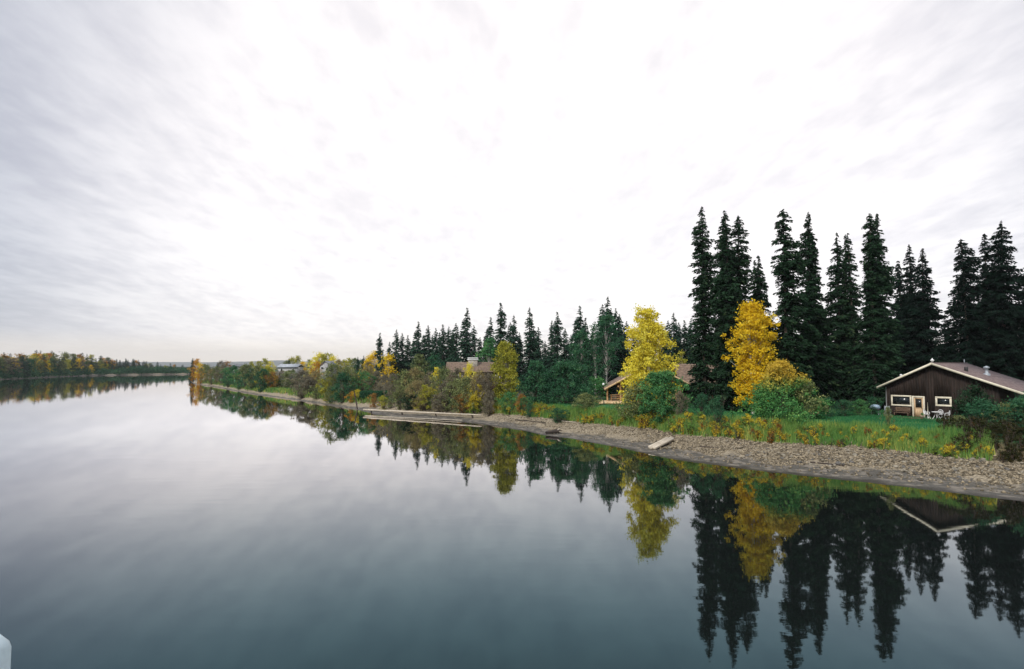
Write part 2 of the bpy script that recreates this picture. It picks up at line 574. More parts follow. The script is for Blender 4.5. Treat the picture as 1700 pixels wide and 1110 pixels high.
def bank_info(X, Y):
    """signed distance inland and the interpolated widths"""
    X, Y = np.asarray(X, float).ravel(), np.asarray(Y, float).ravel()
    best = np.full(len(X), 1e18)
    sgn = np.zeros(len(X))
    info = np.zeros((len(X), 4))
    for L, side in LINES:
        a, b = L[:-1], L[1:]
        for c0 in range(0, len(X), 20000):
            sl = slice(c0, c0 + 20000)
            x, y = X[sl, None], Y[sl, None]
            dx, dy = (b[:, 0] - a[:, 0])[None], (b[:, 1] - a[:, 1])[None]
            px, py = x - a[None, :, 0], y - a[None, :, 1]
            t = np.clip((px * dx + py * dy) / (dx * dx + dy * dy), 0, 1)
            d2 = (px - t * dx) ** 2 + (py - t * dy) ** 2
            k = np.argmin(d2, axis=1)
            ar = np.arange(len(k))
            dd = d2[ar, k]
            cr = dx[0, k] * py[ar, k] - dy[0, k] * px[ar, k]
            upd = dd < best[sl]
            tt = t[ar, k][:, None]
            inf = a[k, 2:6] * (1 - tt) + b[k, 2:6] * tt
            best[sl] = np.where(upd, dd, best[sl])
            sgn[sl] = np.where(upd, np.sign(cr) * side, sgn[sl])
            info[sl] = np.where(upd[:, None], inf, info[sl])
    return np.sqrt(best) * np.where(sgn >= 0, 1, -1), info


def heights(X, Y):
    X, Y = np.asarray(X, float).ravel(), np.asarray(Y, float).ravel()
    t, inf = bank_info(X, Y)
    wm, wg, wv, zt = inf.T
    z0, z1 = .26 * np.minimum(1, zt / 2.4), zt * .42
    zone = np.where(t < 0, t / 4, np.where(t < wm, t / wm, np.where(t < wm + wg, 1 + (t - wm) / wg,
           np.where(t < wm + wg + wv, 2 + (t - wm - wg) / wv, 3 + (t - wm - wg - wv) / 10))))
    q = np.clip(zone, 0, 3)
    z = np.where(t < 0, np.maximum(t * .22, -1.6), np.interp(q, [0, 1, 2, 3], [0, 1, 2, 3]))
    zz = np.where(q < 1, z0 * q, np.where(q < 2, z0 + (z1 - z0) * (q - 1), z1 + (zt - z1) * (1 - (1 - (q - 2)) ** 1.6)))
    z = np.where(t < 0, z, zz)
    rough = np.clip(q, 0, 1.2) * .14 + .02
    z = z + rough * (vnoise(X / 1.7, Y / 1.7, 1) + .6 * vnoise(X / .7, Y / .7, 2)) * np.clip(t, 0, 1)
    z = z + np.clip((t - 40) / 400, 0, 1) * 1.2 * vnoise(X / 60, Y / 60, 3)
    return z, zone, t


def gz(x, y):
    return float(heights([x], [y])[0][0])


def bank_y(px, guess=None):
    """distance ahead at which the ray of photo column px meets the right waterline"""
    r = (px - 850) / F_PX
    Y = np.linspace(18, 340, 1300)
    t, _ = bank_info(r * Y, Y)
    k = np.where(t > 0)[0]
    return float(Y[k[0]]) if len(k) else 330.0


az = np.radians(np.concatenate([np.linspace(-110, -46, 70), np.linspace(-45.8, 45.8, 800), np.linspace(46, 110, 90)]))
rr = np.concatenate([np.geomspace(17, 135, 190), np.geomspace(138, 700, 90), np.geomspace(730, 8600, 24)])
A, RR = np.meshgrid(az, rr, indexing='ij')
GX, GY = RR * np.sin(A), RR * np.cos(A)
GZ, GZONE, GT = heights(GX, GY)
idx = np.arange(GX.size).reshape(GX.shape)
quads = np.stack([idx[:-1, :-1], idx[1:, :-1], idx[1:, 1:], idx[:-1, 1:]], -1).reshape(-1, 4)
qt, qz = GT[quads].max(1), GZONE[quads].mean(1)
GV = np.stack([GX.ravel(), GY.ravel(), GZ], -1)


def ground_part(name, mask):
    q = quads[mask]
    u, inv = np.unique(q, return_inverse=True)
    me = mesh_from(name, GV[u], inv.reshape(-1, 4), [M_BANK], {'zone': GZONE[u], 'inland': GT[u]}, smooth=True)
    return tag(link(name, me), kind='structure')


ground_part('mud_shore', (qt > -7) & (qz <= .95))
ground_part('gravel_bank', (qt > -7) & (qz > .95) & (qz <= 2.05))
ground_part('ground', (qt > -7) & (qz > 2.05))

wv = np.array([(-8800, -600, 0), (8800, -600, 0), (8800, 8800, 0), (-8800, 8800, 0)], float)
tag(link('water', mesh_from('water', wv, np.array([[0, 1, 2, 3]]), [M_WATER])), kind='structure')

# far hills beyond the river
hx = np.linspace(-6500, 6500, 160)
rows = []
for k, (d, sc) in enumerate([(6200, 0), (6600, .55), (7200, 1), (8200, .7)]):
    hz = sc * (48 + 60 * vnoise(hx / 1400, hx * 0 + .5, 21) + 22 * vnoise(hx / 400, hx * 0 + 2.5, 22))
    rows.append(np.stack([hx, hx * 0 + d, hz], -1))
hv = np.concatenate(rows)
hi = np.arange(len(hv)).reshape(4, -1)
hq = np.stack([hi[:-1, :-1], hi[:-1, 1:], hi[1:, 1:], hi[1:, :-1]], -1).reshape(-1, 4)
tag(link('hills', mesh_from('hills', hv, hq, [M_FARHILL], smooth=True)), kind='structure')

# ------------------------------------------------------------------ plant builders
def kites(c, a, b):
    n = len(c)
    v = np.stack([c - a, c + b, c + a, c - b], 1).reshape(-1, 3)
    f = np.arange(n * 4).reshape(-1, 4)
    return v, f


def unit(v):
    return v / (np.linalg.norm(v, axis=1, keepdims=True) + 1e-9)


def spruce_meshes(seed, H, Rb, power=.7, n=5200, droop=.35, low=.05, bushy=1.0, spire=.0, lean=0.0, gap=.25, size=1.0):
    """a spruce of height H: drooping boughs in uneven whorls, hung with needle sprays"""
    r = R(seed)
    nb = max(60, int(H * 21))
    zf = low + (1 - low) * np.sort(r.random(nb)) ** .92
    zb = zf * H
    prof = (1 - zf) ** power
    if spire:
        prof *= np.where(zf > 1 - spire, .45 + .55 * (1 - zf) / spire, 1)
    lump = 1 + .34 * vnoise(zf * H / 1.9, zf * 0 + seed, seed) + .28 * vnoise(zf * H / .6, zf * 0 + seed, seed + 1)
    azb = r.random(nb) * 2 * math.pi
    side = 1 + gap * np.sin(azb + 5 * zf + seed) + .17 * r.standard_normal(nb)
    L = np.clip(Rb * prof * lump * np.clip(side, .35, 1.7), .12, None) + .10
    # needle sprays share out by bough length
    w = L ** 1.15
    bi = r.choice(nb, size=n, p=w / w.sum())
    t = r.random(n) ** .75
    out = np.stack([np.cos(azb[bi]), np.sin(azb[bi]), np.zeros(n)], -1)
    tan = np.stack([-np.sin(azb[bi]), np.cos(azb[bi]), np.zeros(n)], -1)
    Lb = L[bi]
    dr = droop * (1.15 - .7 * zf[bi])
    ctr = out * (Lb * t)[:, None]
    ctr[:, 2] = zb[bi] + Lb * (-dr * t + .38 * dr * t * t) + .12 * (1 - t)
    ctr += tan * (r.standard_normal(n) * .16 * Lb * (1 - .5 * t) * bushy)[:, None]
    hang = r.random(n) ** 2 * .42 * np.clip(Lb / 1.6, .3, 1.2)
    ctr[:, 2] -= hang
    ctr[:, 0] += lean * ctr[:, 2] ** 2 / H
    ax = unit(out * (1 - .4 * r.random((n, 1))) + tan * (r.standard_normal((n, 1)) * .7) + np.array([[0, 0, -1.0]]) * (.25 + .75 * r.random((n, 1)) ** 2))
    bx = unit(np.cross(ax, r.standard_normal((n, 3))))
    ln = (.15 + .15 * r.random(n)) * np.clip(.55 + .4 * Lb / 1.5, .45, 1.25) * size
    v, f = kites(ctr, ax * ln[:, None], bx * (ln * (.30 + .15 * r.random(n)))[:, None])
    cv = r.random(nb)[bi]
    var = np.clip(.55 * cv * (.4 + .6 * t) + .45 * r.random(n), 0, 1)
    crown = (v, f, np.repeat(var, 4), np.repeat(zf[bi], 4))
    # trunk and bare bough axes
    k = 9
    tz = np.linspace(-.4, H * .995, k)
    tr = np.maximum(.011 * H * (1 - tz / H) ** .8 + .015, .015)
    pts = np.stack([lean * tz ** 2 / H, 0 * tz, tz], -1)
    tv, tf = tube_arrays(pts, tr, 6)
    V, Fc = [tv], [tf]
    off = len(tv)
    for i in r.choice(nb, size=min(nb, 46), replace=False):
        q = np.array([0, .5, 1.0])
        pp = np.stack([np.cos(azb[i]) * L[i] * q, np.sin(azb[i]) * L[i] * q, zb[i] + L[i] * (-droop * (1.15 - .7 * zf[i])) * q * (1 - .38 * q)], -1)
        pp[:, 0] += lean * pp[:, 2] ** 2 / H
        a, b = tube_arrays(pp, [.035, .022, .008], 3)
        V.append(a)
        Fc.append(b + off)
        off += len(a)
    return crown, (np.concatenate(V), np.concatenate(Fc))


def leafy_meshes(seed, H, Rb, shape, n=6000, clumps=150, leaf=.11, sig=.34, base=.12, stems=1, bare=0, lobes=3, tops=None, lump=.3):
    """a broadleaf tree (stems=1) or shrub (many stems): limbs that end in leaf clumps"""
    r = R(seed)
    hs = np.array([0, .15, .3, .45, .6, .75, .9, 1.0])
    h = base + (1 - base) * r.random(clumps)
    ph = r.random(4) * 6.28
    azc = r.random(clumps) * 2 * math.pi
    pr = np.interp(h, hs, shape)
    lob = 1 + lump * np.sin(lobes * azc + ph[0] + 3 * h) + lump * .7 * np.sin((lobes + 2) * azc + 7 * h + ph[1])
    rad = Rb * pr * lob * (.25 + .75 * r.random(clumps) ** .55)
    cen = np.zeros((clumps, 2))
    if tops is not None:                       # several leading stems
        tops = np.array(tops, float)
        pick = r.integers(0, len(tops), clumps)
        cen = tops[pick, :2] * np.clip(h[:, None] * 1.15, 0, 1)
        h = h * (1 - (1 - tops[pick, 2]) * np.clip(h * 1.2 - .2, 0, 1))
    C = np.stack([cen[:, 0] + rad * np.cos(azc), cen[:, 1] + rad * np.sin(azc), h * H], -1)
    C[:, 2] += .04 * H * r.standard_normal(clumps) * .5
    C[:, 2] = np.clip(C[:, 2], base * H * .4, H * .99)
    sz = r.random(clumps) ** .8 * .8 + .35
    ci = r.choice(clumps, size=n, p=sz / sz.sum())
    off = r.standard_normal((n, 3)) * sig * sz[ci][:, None] * np.array([[1, 1, .8]])
    ctr = C[ci] + off
    ctr[:, 2] = np.abs(ctr[:, 2])
    ax = unit(r.standard_normal((n, 3)) + np.array([[0, 0, -.5]]))
    bx = unit(np.cross(ax, r.standard_normal((n, 3))))
    ln = leaf * (.6 + .7 * r.random(n))
    v, f = kites(ctr, ax * ln[:, None], bx * (ln * .62)[:, None])
    var = np.clip(.55 * r.random(clumps)[ci] + .45 * r.random(n), 0, 1)
    crown = (v, f, np.repeat(var, 4), np.repeat(np.clip(ctr[:, 2] / H, 0, 1), 4))
    V, Fc, o_ = [], [], 0

    def tube(pp, rad_, seg):
        nonlocal o_
        a, b = tube_arrays(pp, rad_, seg)
        V.append(a)
        Fc.append(b + o_)
        o_ += len(a)
    if stems == 1:
        tl = tops if tops is not None else np.array([[0, 0, 1.0]])
        for tp in tl:
            zq = np.linspace(-.3, H * .93 * tp[2], 8)
            q = np.clip(zq / H, 0, 1)
            pp = np.stack([tp[0] * q + .04 * H * .1 * np.sin(zq * 1.1 + seed), tp[1] * q + .03 * H * .1 * np.cos(zq * .9), zq], -1)
            tube(pp, np.maximum(.013 * H * (1 - q) + .012, .012), 6)
        for i in r.choice(clumps, size=min(clumps, 60), replace=False):
            z0 = C[i, 2] * .68
            p0 = np.array([cen[i, 0] * .9, cen[i, 1] * .9, z0])
            mid = (p0 + C[i]) / 2 + np.array([0, 0, -.05 * H * .2])
            tube(np.array([p0, mid, C[i]]), [.006 * H * .6, .003 * H * .6, .006], 3)
    else:
        for i in r.choice(clumps, size=min(clumps, stems), replace=False):
            p0 = np.array([C[i, 0] * .12, C[i, 1] * .12, -.2])
            e = C[i] * np.array([1.0, 1.0, 1.0])
            mid = np.array([(p0[0] + e[0]) * .42, (p0[1] + e[1]) * .42, e[2] * .55])
            tube(np.array([p0, mid, e]), [.028, .018, .006], 3)
        for k in range(bare):
            a_ = r.random() * 6.28
            l_ = H * (.85 + .3 * r.random())
            e = np.array([Rb * .8 * math.cos(a_), Rb * .8 * math.sin(a_), l_])
            tube(np.array([e * [.1, .1, 0], e * [.5, .5, .55], e]), [.022, .014, .005], 3)
    return crown, (np.concatenate(V), np.concatenate(Fc))


def crown_mesh(name, c, mat_):
    return mesh_from(name, c[0], c[1], [mat_], {'var': c[2], 'hgt': c[3]})


def joined_mesh(name, c, t, mat_, bark):
    v = np.concatenate([c[0], t[0]])
    f1, f2 = c[1], t[1] + len(c[0])
    z = np.zeros(len(t[0]))
    return mesh_from(name, v, [np.concatenate([f1, f2])], [mat_, bark], {'var': np.r_[c[2], z], 'hgt': np.r_[c[3], z]},
                     mat_idx=np.r_[np.zeros(len(f1)), np.ones(len(f2))])


def set_pal(o, mat_):
    o.material_slots[0].link = 'OBJECT'
    o.material_slots[0].material = mat_


def plant(name, crown_me, stem_me, loc, scale, rz, pal, label, cat, group=None, stem='trunk', leaf='crown'):
    root = empty(name, loc, rz)
    root.scale = scale
    tag(root, label, cat, group)
    link(stem, stem_me, root)
    c = link(leaf, crown_me, root)
    set_pal(c, P[pal])
    return root


ORD = ['', 'first', 'second', 'third', 'fourth', 'fifth', 'sixth', 'seventh', 'eighth', 'ninth', 'tenth', 'eleventh', 'twelfth',
       'thirteenth', 'fourteenth', 'fifteenth', 'sixteenth', 'seventeenth', 'eighteenth', 'nineteenth', 'twentieth', 'twenty-first',
       'twenty-second', 'twenty-third', 'twenty-fourth', 'twenty-fifth', 'twenty-sixth', 'twenty-seventh', 'twenty-eighth']
exec_parts = True

# ------------------------------------------------------------------ dark brown riverside house
H_ORG = Vector((39.4, 63.9, gz(44, 62)))
HZ = H_ORG.z
house = empty('wooden_house', H_ORG, math.atan2(-.8, .6))
tag(house, 'dark brown wooden house with maroon roof and cream trimmed gable facing the river', 'house')
XL, XR, XA = 0.0, 9.6, 4.44
ZA, ZLE, ZRE = 5.6, 3.08, 2.84
XLE, XRE = -.62, 11.6
DEP = 9.7


def roof_z(x):
    return ZA + (x - XA) * ((ZA - ZLE) / (XA - XLE) if x < XA else -(ZA - ZRE) / (XRE - XA))


w = MB()
w.prism([(XL, -.3), (XR, -.3), (XR, roof_z(XR) - .22), (XA, ZA - .24), (XL, roof_z(XL) - .22)], .30, DEP - .3)
w.build('wall', M_SIDING, house)
# vertical boards of the gable, each proud by a different hair
b = MB()
rg = random.Random(4)
holes = [(.49, 2.39, 1.12, 2.24), (2.44, 3.57, -.3, 2.21), (4.50, 5.88, 1.28, 2.23)]
x = XL
while x < XR - .05:
    x2 = min(x + rg.uniform(.19, .24), XR)
    top = min(roof_z(x), roof_z(x2)) - .235
    segs = [(-.25, top)]
    for (a0, a1, z0, z1) in holes:
        if x2 > a0 + .06 and x < a1 - .06:
            segs = [s for (p_, q_) in segs for s in ((p_, z0 + .05), (z1 - .05, q_)) if s[1] > s[0]]
    d = rg.uniform(.012, .03)
    for (p_, q_) in segs:
        b.box(x + .006, x2 - .006, .30 - d, .297, p_, q_)
    x = x2
b.build('siding_boards', M_SIDING, house)['kind'] = 'stuff'


def slope(x0, z0, x1, z1, y0, y1, th):
    l = math.hypot(x1 - x0, z1 - z0)
    nx, nz = -(z1 - z0) / l * th, (x1 - x0) / l * th
    return [(x0, z0), (x1, z1), (x1 + nx, z1 + nz), (x0 + nx, z0 + nz)]


rf = empty('roof', (0, 0, 0))
rf.parent = house
for nm, (x0, x1) in (('roof_slope', (XLE, XA)), ('roof_slope', (XA, XRE))):
    s = MB()
    n = 22
    for k in range(n):                                    # courses of shingles, each lapping the one below
        qa, qb = k / n, (k + 1) / n
        a_, b_ = x0 + (x1 - x0) * qa, x0 + (x1 - x0) * qb
        lo, hi = (a_, b_) if roof_z(a_) < roof_z(b_) else (b_, a_)
        zl, zh = roof_z(lo), roof_z(hi)
        if lo < hi:
            s.prism([(lo, zl - .10), (hi, zh - .10), (hi, zh - .005), (lo, zl + .022)], -.30, DEP)
        else:
            s.prism([(hi, zh - .10), (lo, zl - .10), (lo, zl + .022), (hi, zh - .005)], -.30, DEP)
    s.build(nm, M_SHINGLE, rf)
for (x0, x1) in ((XLE - .03, XA), (XA, XRE + .03)):
    s = MB()
    s.prism([(x0, roof_z(x0) - .21), (x1, roof_z(x1) - .21), (x1, roof_z(x1) + .015), (x0, roof_z(x0) + .015)], -.345, -.303)
    s.build('fascia', M_CREAM, rf)
s = MB()
s.box(XA - .14, XA + .14, -.30, DEP, ZA - .0, ZA + .045, .02)
s.build('ridge_cap', M_SHINGLE, rf)
s = MB()
s.lathe([(.10, ZA - .02), (.10, ZA + .16), (.17, ZA + .2), (.17, ZA + .27), (.05, ZA + .36), (.03, ZA + .46)], 10, XA, .0)
s.build('ridge_vent', M_WHITE, house)
s = MB()
xv = 1.0
s.lathe([(.07, roof_z(xv) - .1), (.07, roof_z(xv) + .34), (.13, roof_z(xv) + .36), (.13, roof_z(xv) + .46), (.03, roof_z(xv) + .52)], 10, xv, 1.6)
s.build('vent_pipe', M_WHITE, house)
s = MB()
s.lathe([(.045, ZA - .1), (.045, ZA + .38)], 8, XA + .1, 8.8)
s.build('flue_pipe', M_METAL, house)
s = MB()
xv, yv = 6.6, 2.2
s.box(xv - .14, xv + .14, yv - .14, yv + .14, roof_z(xv) - .2, roof_z(xv) + .42, .02)
s.build('roof_vent', M_BLACK, house)
s = MB()
xv, yv = 7.6, 4.6
s.lathe([(.30, roof_z(xv) - .25), (.30, roof_z(xv) + .12), (.15, roof_z(xv) + .16), (.15, roof_z(xv) + .62), (.27, roof_z(xv) + .66), (.27, roof_z(xv) + .78), (.04, roof_z(xv) + .9)], 12, xv, yv)
s.build('metal_chimney', M_METAL, house)


def window(x0, x1, z0, z1, parent, yf=.27, fw=.15, mt=None, mullion=False):
    wnd = empty('window', (0, 0, 0))
    wnd.parent = parent
    s = MB()
    s.box(x0 + fw, x1 - fw, yf + .012, yf + .02, z0 + fw, z1 - fw)
    s.build('pane', M_GLASS, wnd)
    s = MB()
    for q in ((x0, x1, z1 - fw, z1), (x0, x1, z0, z0 + fw), (x0, x0 + fw, z0 + fw, z1 - fw), (x1 - fw, x1, z0 + fw, z1 - fw)):
        s.box(q[0], q[1], yf - .06, yf + .015, q[2], q[3], .008)
    s.build('frame', mt or M_CREAM, wnd)
    if mullion:
        s = MB()
        s.box((x0 + x1) / 2 - .03, (x0 + x1) / 2 + .03, yf - .03, yf + .011, z0 + fw, z1 - fw)
        s.build('mullion', mt or M_CREAM, wnd)
    return wnd


window(.49, 2.39, 1.12, 2.24, house)
window(4.50, 5.88, 1.28, 2.23, house, fw=.17)
door = empty('door', (0, 0, 0))
door.parent = house
s = MB()
for q in ((2.44, 2.58, .02, 2.21), (3.43, 3.57, .02, 2.21), (2.58, 3.43, 2.05, 2.21)):
    s.box(q[0], q[1], .21, .29, q[2], q[3], .008)
s.build('door_frame', M_CREAM, door)
s = MB()
s.box(2.60, 2.72, .26, .30, .04, 2.04)
s.box(3.29, 3.41, .26, .30, .04, 2.04)
s.box(2.72, 3.29, .26, .30, 1.90, 2.04)
for k in range(4):
    s.box(2.72 + k * .1425 + .004, 2.72 + (k + 1) * .1425 - .004, .268, .30, .04, .98)
s.box(2.72, 3.29, .25, .30, .94, 1.02, .01)
s.build('door_leaf', M_DOOR, door)
s = MB()
s.box(2.722, 3.288, .28, .29, 1.02, 1.90)
s.build('door_pane', M_GLASS, door)
s = MB()
s.tube([(3.35, .26, 1.0), (3.35, .20, 1.0), (3.25, .20, 1.0)], .014, 6)
s.build('door_handle', M_BLACK, door)
s = MB()
s.tube([(XL + .02, .28, -.2), (XL + .02, .28, roof_z(XL) - .3)], .04, 6)
s.build('corner_drainpipe', M_PALEWALL, house)

deck = empty('low_deck', (0, 0, 0))
deck.parent = house
s = MB()
for k in range(9):
    s.box(-.1, 6.6, -1.75 + k * .222, -1.75 + k * .222 + .205, .02, .075, .008)
s.build('deck_boards', M_BENCH, deck)['kind'] = 'stuff'
s = MB()
s.box(-.1, 6.6, -1.80, -1.76, -.3, .06)
s.box(-.1, 6.6, -.1, -.06, -.3, .018)
s.build('deck_beam', M_SIDING, deck)


def hpt(x, y, z=0.0):
    """point in the house's own frame to the world"""
    return Vector((H_ORG.x + .6 * x + .8 * y, H_ORG.y - .8 * x + .6 * y, HZ + z))


HR = math.atan2(-.8, .6)
# wooden bench under the long window
t = tag(empty('bench', hpt(1.75, -.35, .075), HR), 'old brown wooden bench under the long window of the dark house', 'bench')
s = MB()
for k in range(4):
    s.box(-.68, .68, -.40 + k * .115, -.40 + k * .115 + .095, .40, .435, .008)
s.build('seat', M_BENCH, t)
s = MB()
for k in range(3):
    s.box(-.68, .68, .10 + k * .02, .125 + k * .02, .52 + k * .15, .64 + k * .15, .008)
s.build('backrest', M_BENCH, t)
for sx in (-.62, .62):
    for sy in (-.36, .09):
        s = MB()
        s.box(sx - .035, sx + .035, sy - .03, sy + .03, 0, .40 if sy < 0 else .92)
        s.build('leg', M_BENCH, t)
    s = MB()
    s.box(sx - .035, sx + .035, -.40, .09, .58, .62, .01)
    s.build('armrest', M_BENCH, t)
# grey armchair by the house corner
t = tag(empty('armchair', hpt(.42, -.55, .075), HR + .5), 'grey garden armchair on the deck at the left end of the bench', 'chair')
s = MB()
s.box(-.27, .27, -.27, .27, .36, .42, .02)
s.build('seat', M_METAL, t)
s = MB()
for k in range(5):
    s.box(-.26 + k * .108, -.26 + k * .108 + .085, .24, .27, .46, .98, .008)
s.box(-.27, .27, .235, .275, .94, 1.0, .01)
s.build('backrest', M_METAL, t)
for sx in (-.25, .25):
    for sy in (-.25, .25):
        s = MB()
        s.tube([(sx, sy, 0), (sx, sy, .60 if sy < 0 else .98)], .022, 6)
        s.build('leg', M_METAL, t)
    s = MB()
    s.box(sx - .035, sx + .035, -.28, .25, .60, .64, .01)
    s.build('armrest', M_METAL, t)
# grill at the corner
t = tag(empty('barbecue_grill', hpt(-.75, -.5, 0), HR), 'covered barbecue grill with blue grey lid beside the left corner of the dark house', 'grill')
s = MB()
s.prism([(-.45, .78), (.45, .78), (.45, .92), (.36, 1.10), (.15, 1.19), (-.15, 1.19), (-.36, 1.10), (-.45, .92)], -.28, .28)
s.build('lid', M_BLUE, t)
s = MB()
s.box(-.44, .44, -.27, .27, .58, .778, .03)
s.build('fire_box', M_BLACK, t)
s = MB()
s.box(-.75, -.452, -.22, .22, .74, .78, .01)
s.build('side_shelf', M_BENCH, t)
for sx in (-.36, .36):
    for sy in (-.2, .2):
        s = MB()
        s.tube([(sx, sy, -.1), (sx * .95, sy, .60)], .022, 6)
        s.build('leg', M_METAL, t)
s = MB()
s.tube([(-.25, -.28, .96), (-.25, -.34, .98), (.25, -.34, .98), (.25, -.28, .96)], .014, 6)
s.build('handle', M_METAL, t)


def ornate_chair(x, y, rz, label):
    """cast white garden chair with a pierced back"""
    t = tag(empty('garden_chair', hpt(x, y, .075), HR + rz), label, 'chair', 'white cast garden chairs on the deck')
    s = MB()
    s.lathe([(.21, .425), (.23, .44), (.21, .455)], 12)
    s.build('seat', M_WHITE, t)
    s = MB()
    n = 9
    arc = [(.22 * math.cos(math.pi * k / (n - 1)), .20 + .03 * math.sin(math.pi * k / (n - 1)), .60 + .30 * math.sin(math.pi * k / (n - 1))) for k in range(n)]
    s.tube([(.20, .12, .45)] + arc + [(-.20, .12, .45)], .022, 5)
    for k in (-1, 0, 1):
        s.tube([(.05 * k, .19, .46), (.11 * k, .21, .70), (.08 * k, .23, .86)], .017, 5)
    s.tube([(-.2, .2, .64), (0, .215, .70), (.2, .2, .64)], .017, 5)
    s.build('backrest', M_WHITE, t)
    for sx in (-1, 1):
        s = MB()
        s.tube([(sx * .2, .16, .64), (sx * .25, 0, .66), (sx * .23, -.16, .62), (sx * .19, -.17, .45)], .018, 5)
        s.build('armrest', M_WHITE, t)
        for sy in (-1, 1):
            s = MB()
            s.tube([(sx * .16, sy * .16, .43), (sx * .17, sy * .17, .22), (sx * .22, sy * .22, 0)], .02, 5)
            s.build('leg', M_WHITE, t)
    return t


ornate_chair(4.15, -1.05, 1.45, 'white cast garden chair at the left side of the white table')
ornate_chair(5.05, -.35, .05, 'white cast garden chair between the white table and the house wall')
ornate_chair(5.85, -1.0, -1.5, 'white cast garden chair at the right side of the white table')
t = tag(empty('garden_table', hpt(5.0, -1.05, .075), HR), 'round white cast garden table among the white chairs on the deck', 'table')
s = MB()
s.lathe([(.40, .68), (.43, .69), (.43, .715), (.40, .725)], 18)
s.build('tabletop', M_WHITE, t)
for k in range(4):
    a = k * math.pi / 2 + .4
    s = MB()
    s.tube([(.1 * math.cos(a), .1 * math.sin(a), .68), (.16 * math.cos(a), .16 * math.sin(a), .35), (.34 * math.cos(a), .34 * math.sin(a), 0)], .024, 5)
    s.build('leg', M_WHITE, t)
t = tag(empty('garden_pole', hpt(3.95, -.15, .075), HR), 'thin pale upright pole on the deck right of the door', 'pole')
s = MB()
s.tube([(0, 0, 0), (0, 0, 1.55)], .028, 6)
s.build('shaft', M_CREAM, t)
s = MB()
s.lathe([(.14, 0), (.14, .05), (.04, .09)], 10)
s.build('base', M_WHITE, t)
t = tag(empty('flower_pot', hpt(3.85, -1.35, .075), HR), 'pale flower pot on the deck edge in front of the left white chair', 'flower pot')
s = MB()
s.lathe([(.11, 0), (.17, .22), (.19, .23), (.19, .27), (.165, .27), (.15, .22)], 12)
s.build('pot', M_TERRA, t)
s = MB()
c_, t_ = leafy_meshes(77, .35, .16, [1, 1, 1, 1, .9, .7, .5, .3], 90, 12, .05, .05, .3, 6)
me = crown_mesh('pot_leaves', c_, P['green'])
link('leaves', me, t, (0, 0, .2))
t = tag(empty('tarp_heap', hpt(8.9, -1.6, -.05), HR), 'blue grey tarp draped over a heap beside the right end of the dark house', 'tarp')
v, f = [], []
n = 12
for i in range(n):
    for j in range(n):
        u_, w_ = i / (n - 1) * 2 - 1, j / (n - 1) * 2 - 1
        e = max(abs(u_), abs(w_))
        v.append((u_ * 1.0, w_ * .6, max(0, 1.5 * (1 - e ** 3) + .16 * math.sin(5 * u_ + 3 * w_) * (1 - e))))
        if i and j:
            q = i * n + j
            f.append((q - n - 1, q - 1, q, q - n))
s = MB().add(v, [q[::-1] for q in f])
s.build('cover', M_BLUE, t, smooth=True)
s = MB()
s.box(-.8, .8, -.42, .42, 0, .5, .03)
s.build('crate', M_BENCH, t)

# ------------------------------------------------------------------ log cabin behind the yellow birch
cy = 88.0
cz = gz(18, cy)
cabin = tag(empty('log_cabin', (13.7, cy, cz), -.10), 'log cabin with brown shake roof half hidden behind the big yellow birch', 'cabin')


def log_wall(mb, x0, x1, y, z0, z1, r=.14, gap=None):
    z = z0 + r
    k = 0
    while z < z1:
        if gap and gap[2] < z < gap[3]:
            for (p_, q_) in ((x0, gap[0]), (gap[1], x1)):
                mb.tube([(p_, y, z), (q_, y, z)], r, 8)
        else:
            mb.tube([(x0 - .25 * (k % 2), y, z), (x1 + .25 * (k % 2), y, z)], r, 8)
        z += 2 * r * .94
        k += 1


def gab(x, xl=0.0, xa=6.4, zl=2.5, za=6.0):
    return za - abs(x - xa) * (za - zl) / (xa - xl)


s = MB()
log_wall(s, 2.0, 11.0, 1.2, .5, 2.9, gap=(3.0, 4.8, 1.3, 2.4))
for k in range(9):
    z = 3.05 + k * .27
    hw = (6.0 - .25 - z) * 6.4 / 3.5
    s.tube([(6.4 - hw, 1.2, z), (6.4 + hw, 1.2, z)], .14, 8)
s.build('front_logs', M_LOG, cabin)['kind'] = 'stuff'
s = MB()
s.box(2.1, 10.9, 1.36, 9.0, -.2, 2.75)
s.prism([(2.1, 2.752), (10.9, 2.752), (10.9, gab(10.9) - .25), (6.4, 5.7), (2.1, gab(2.1) - .25)], 1.36, 9.0)
s.build('wall', M_LOGDARK, cabin)
window(3.0, 4.8, 1.3, 2.4, cabin, yf=1.12, fw=.12, mt=M_LOGTRIM, mullion=True)
rf = empty('roof', (0, 0, 0))
rf.parent = cabin
for (x0, x1) in ((-.3, 6.4), (6.4, 13.1)):
    s = MB()
    s.prism([(x0, gab(x0) - .16), (x1, gab(x1) - .16), (x1, gab(x1)), (x0, gab(x0))], -.8, 9.6)
    s.build('roof_slope', M_BROWNROOF, rf)
    s = MB()
    s.prism([(x0, gab(x0) - .24), (x1, gab(x1) - .24), (x1, gab(x1) + .03), (x0, gab(x0) + .03)], -.90, -.803)
    s.build('fascia', M_LOGTRIM, rf)
s = MB()
s.tube([(1.7, 1.0, 2.72), (1.7, -.75, 2.72)], .15, 8)
s.build('purlin', M_LOG, rf)
s = MB()
s.tube([(3.6, 1.0, 3.85), (3.6, -.75, 3.85)], .13, 8)
s.build('purlin', M_LOG, rf)
for px_ in (.15, 2.05):
    s = MB()
    s.tube([(px_, -.5, .55), (px_, -.5, gab(px_) - .25)], .12, 8)
    s.build('porch_post', M_LOG, cabin)
deck = empty('porch_deck', (0, 0, 0))
deck.parent = cabin
s = MB()
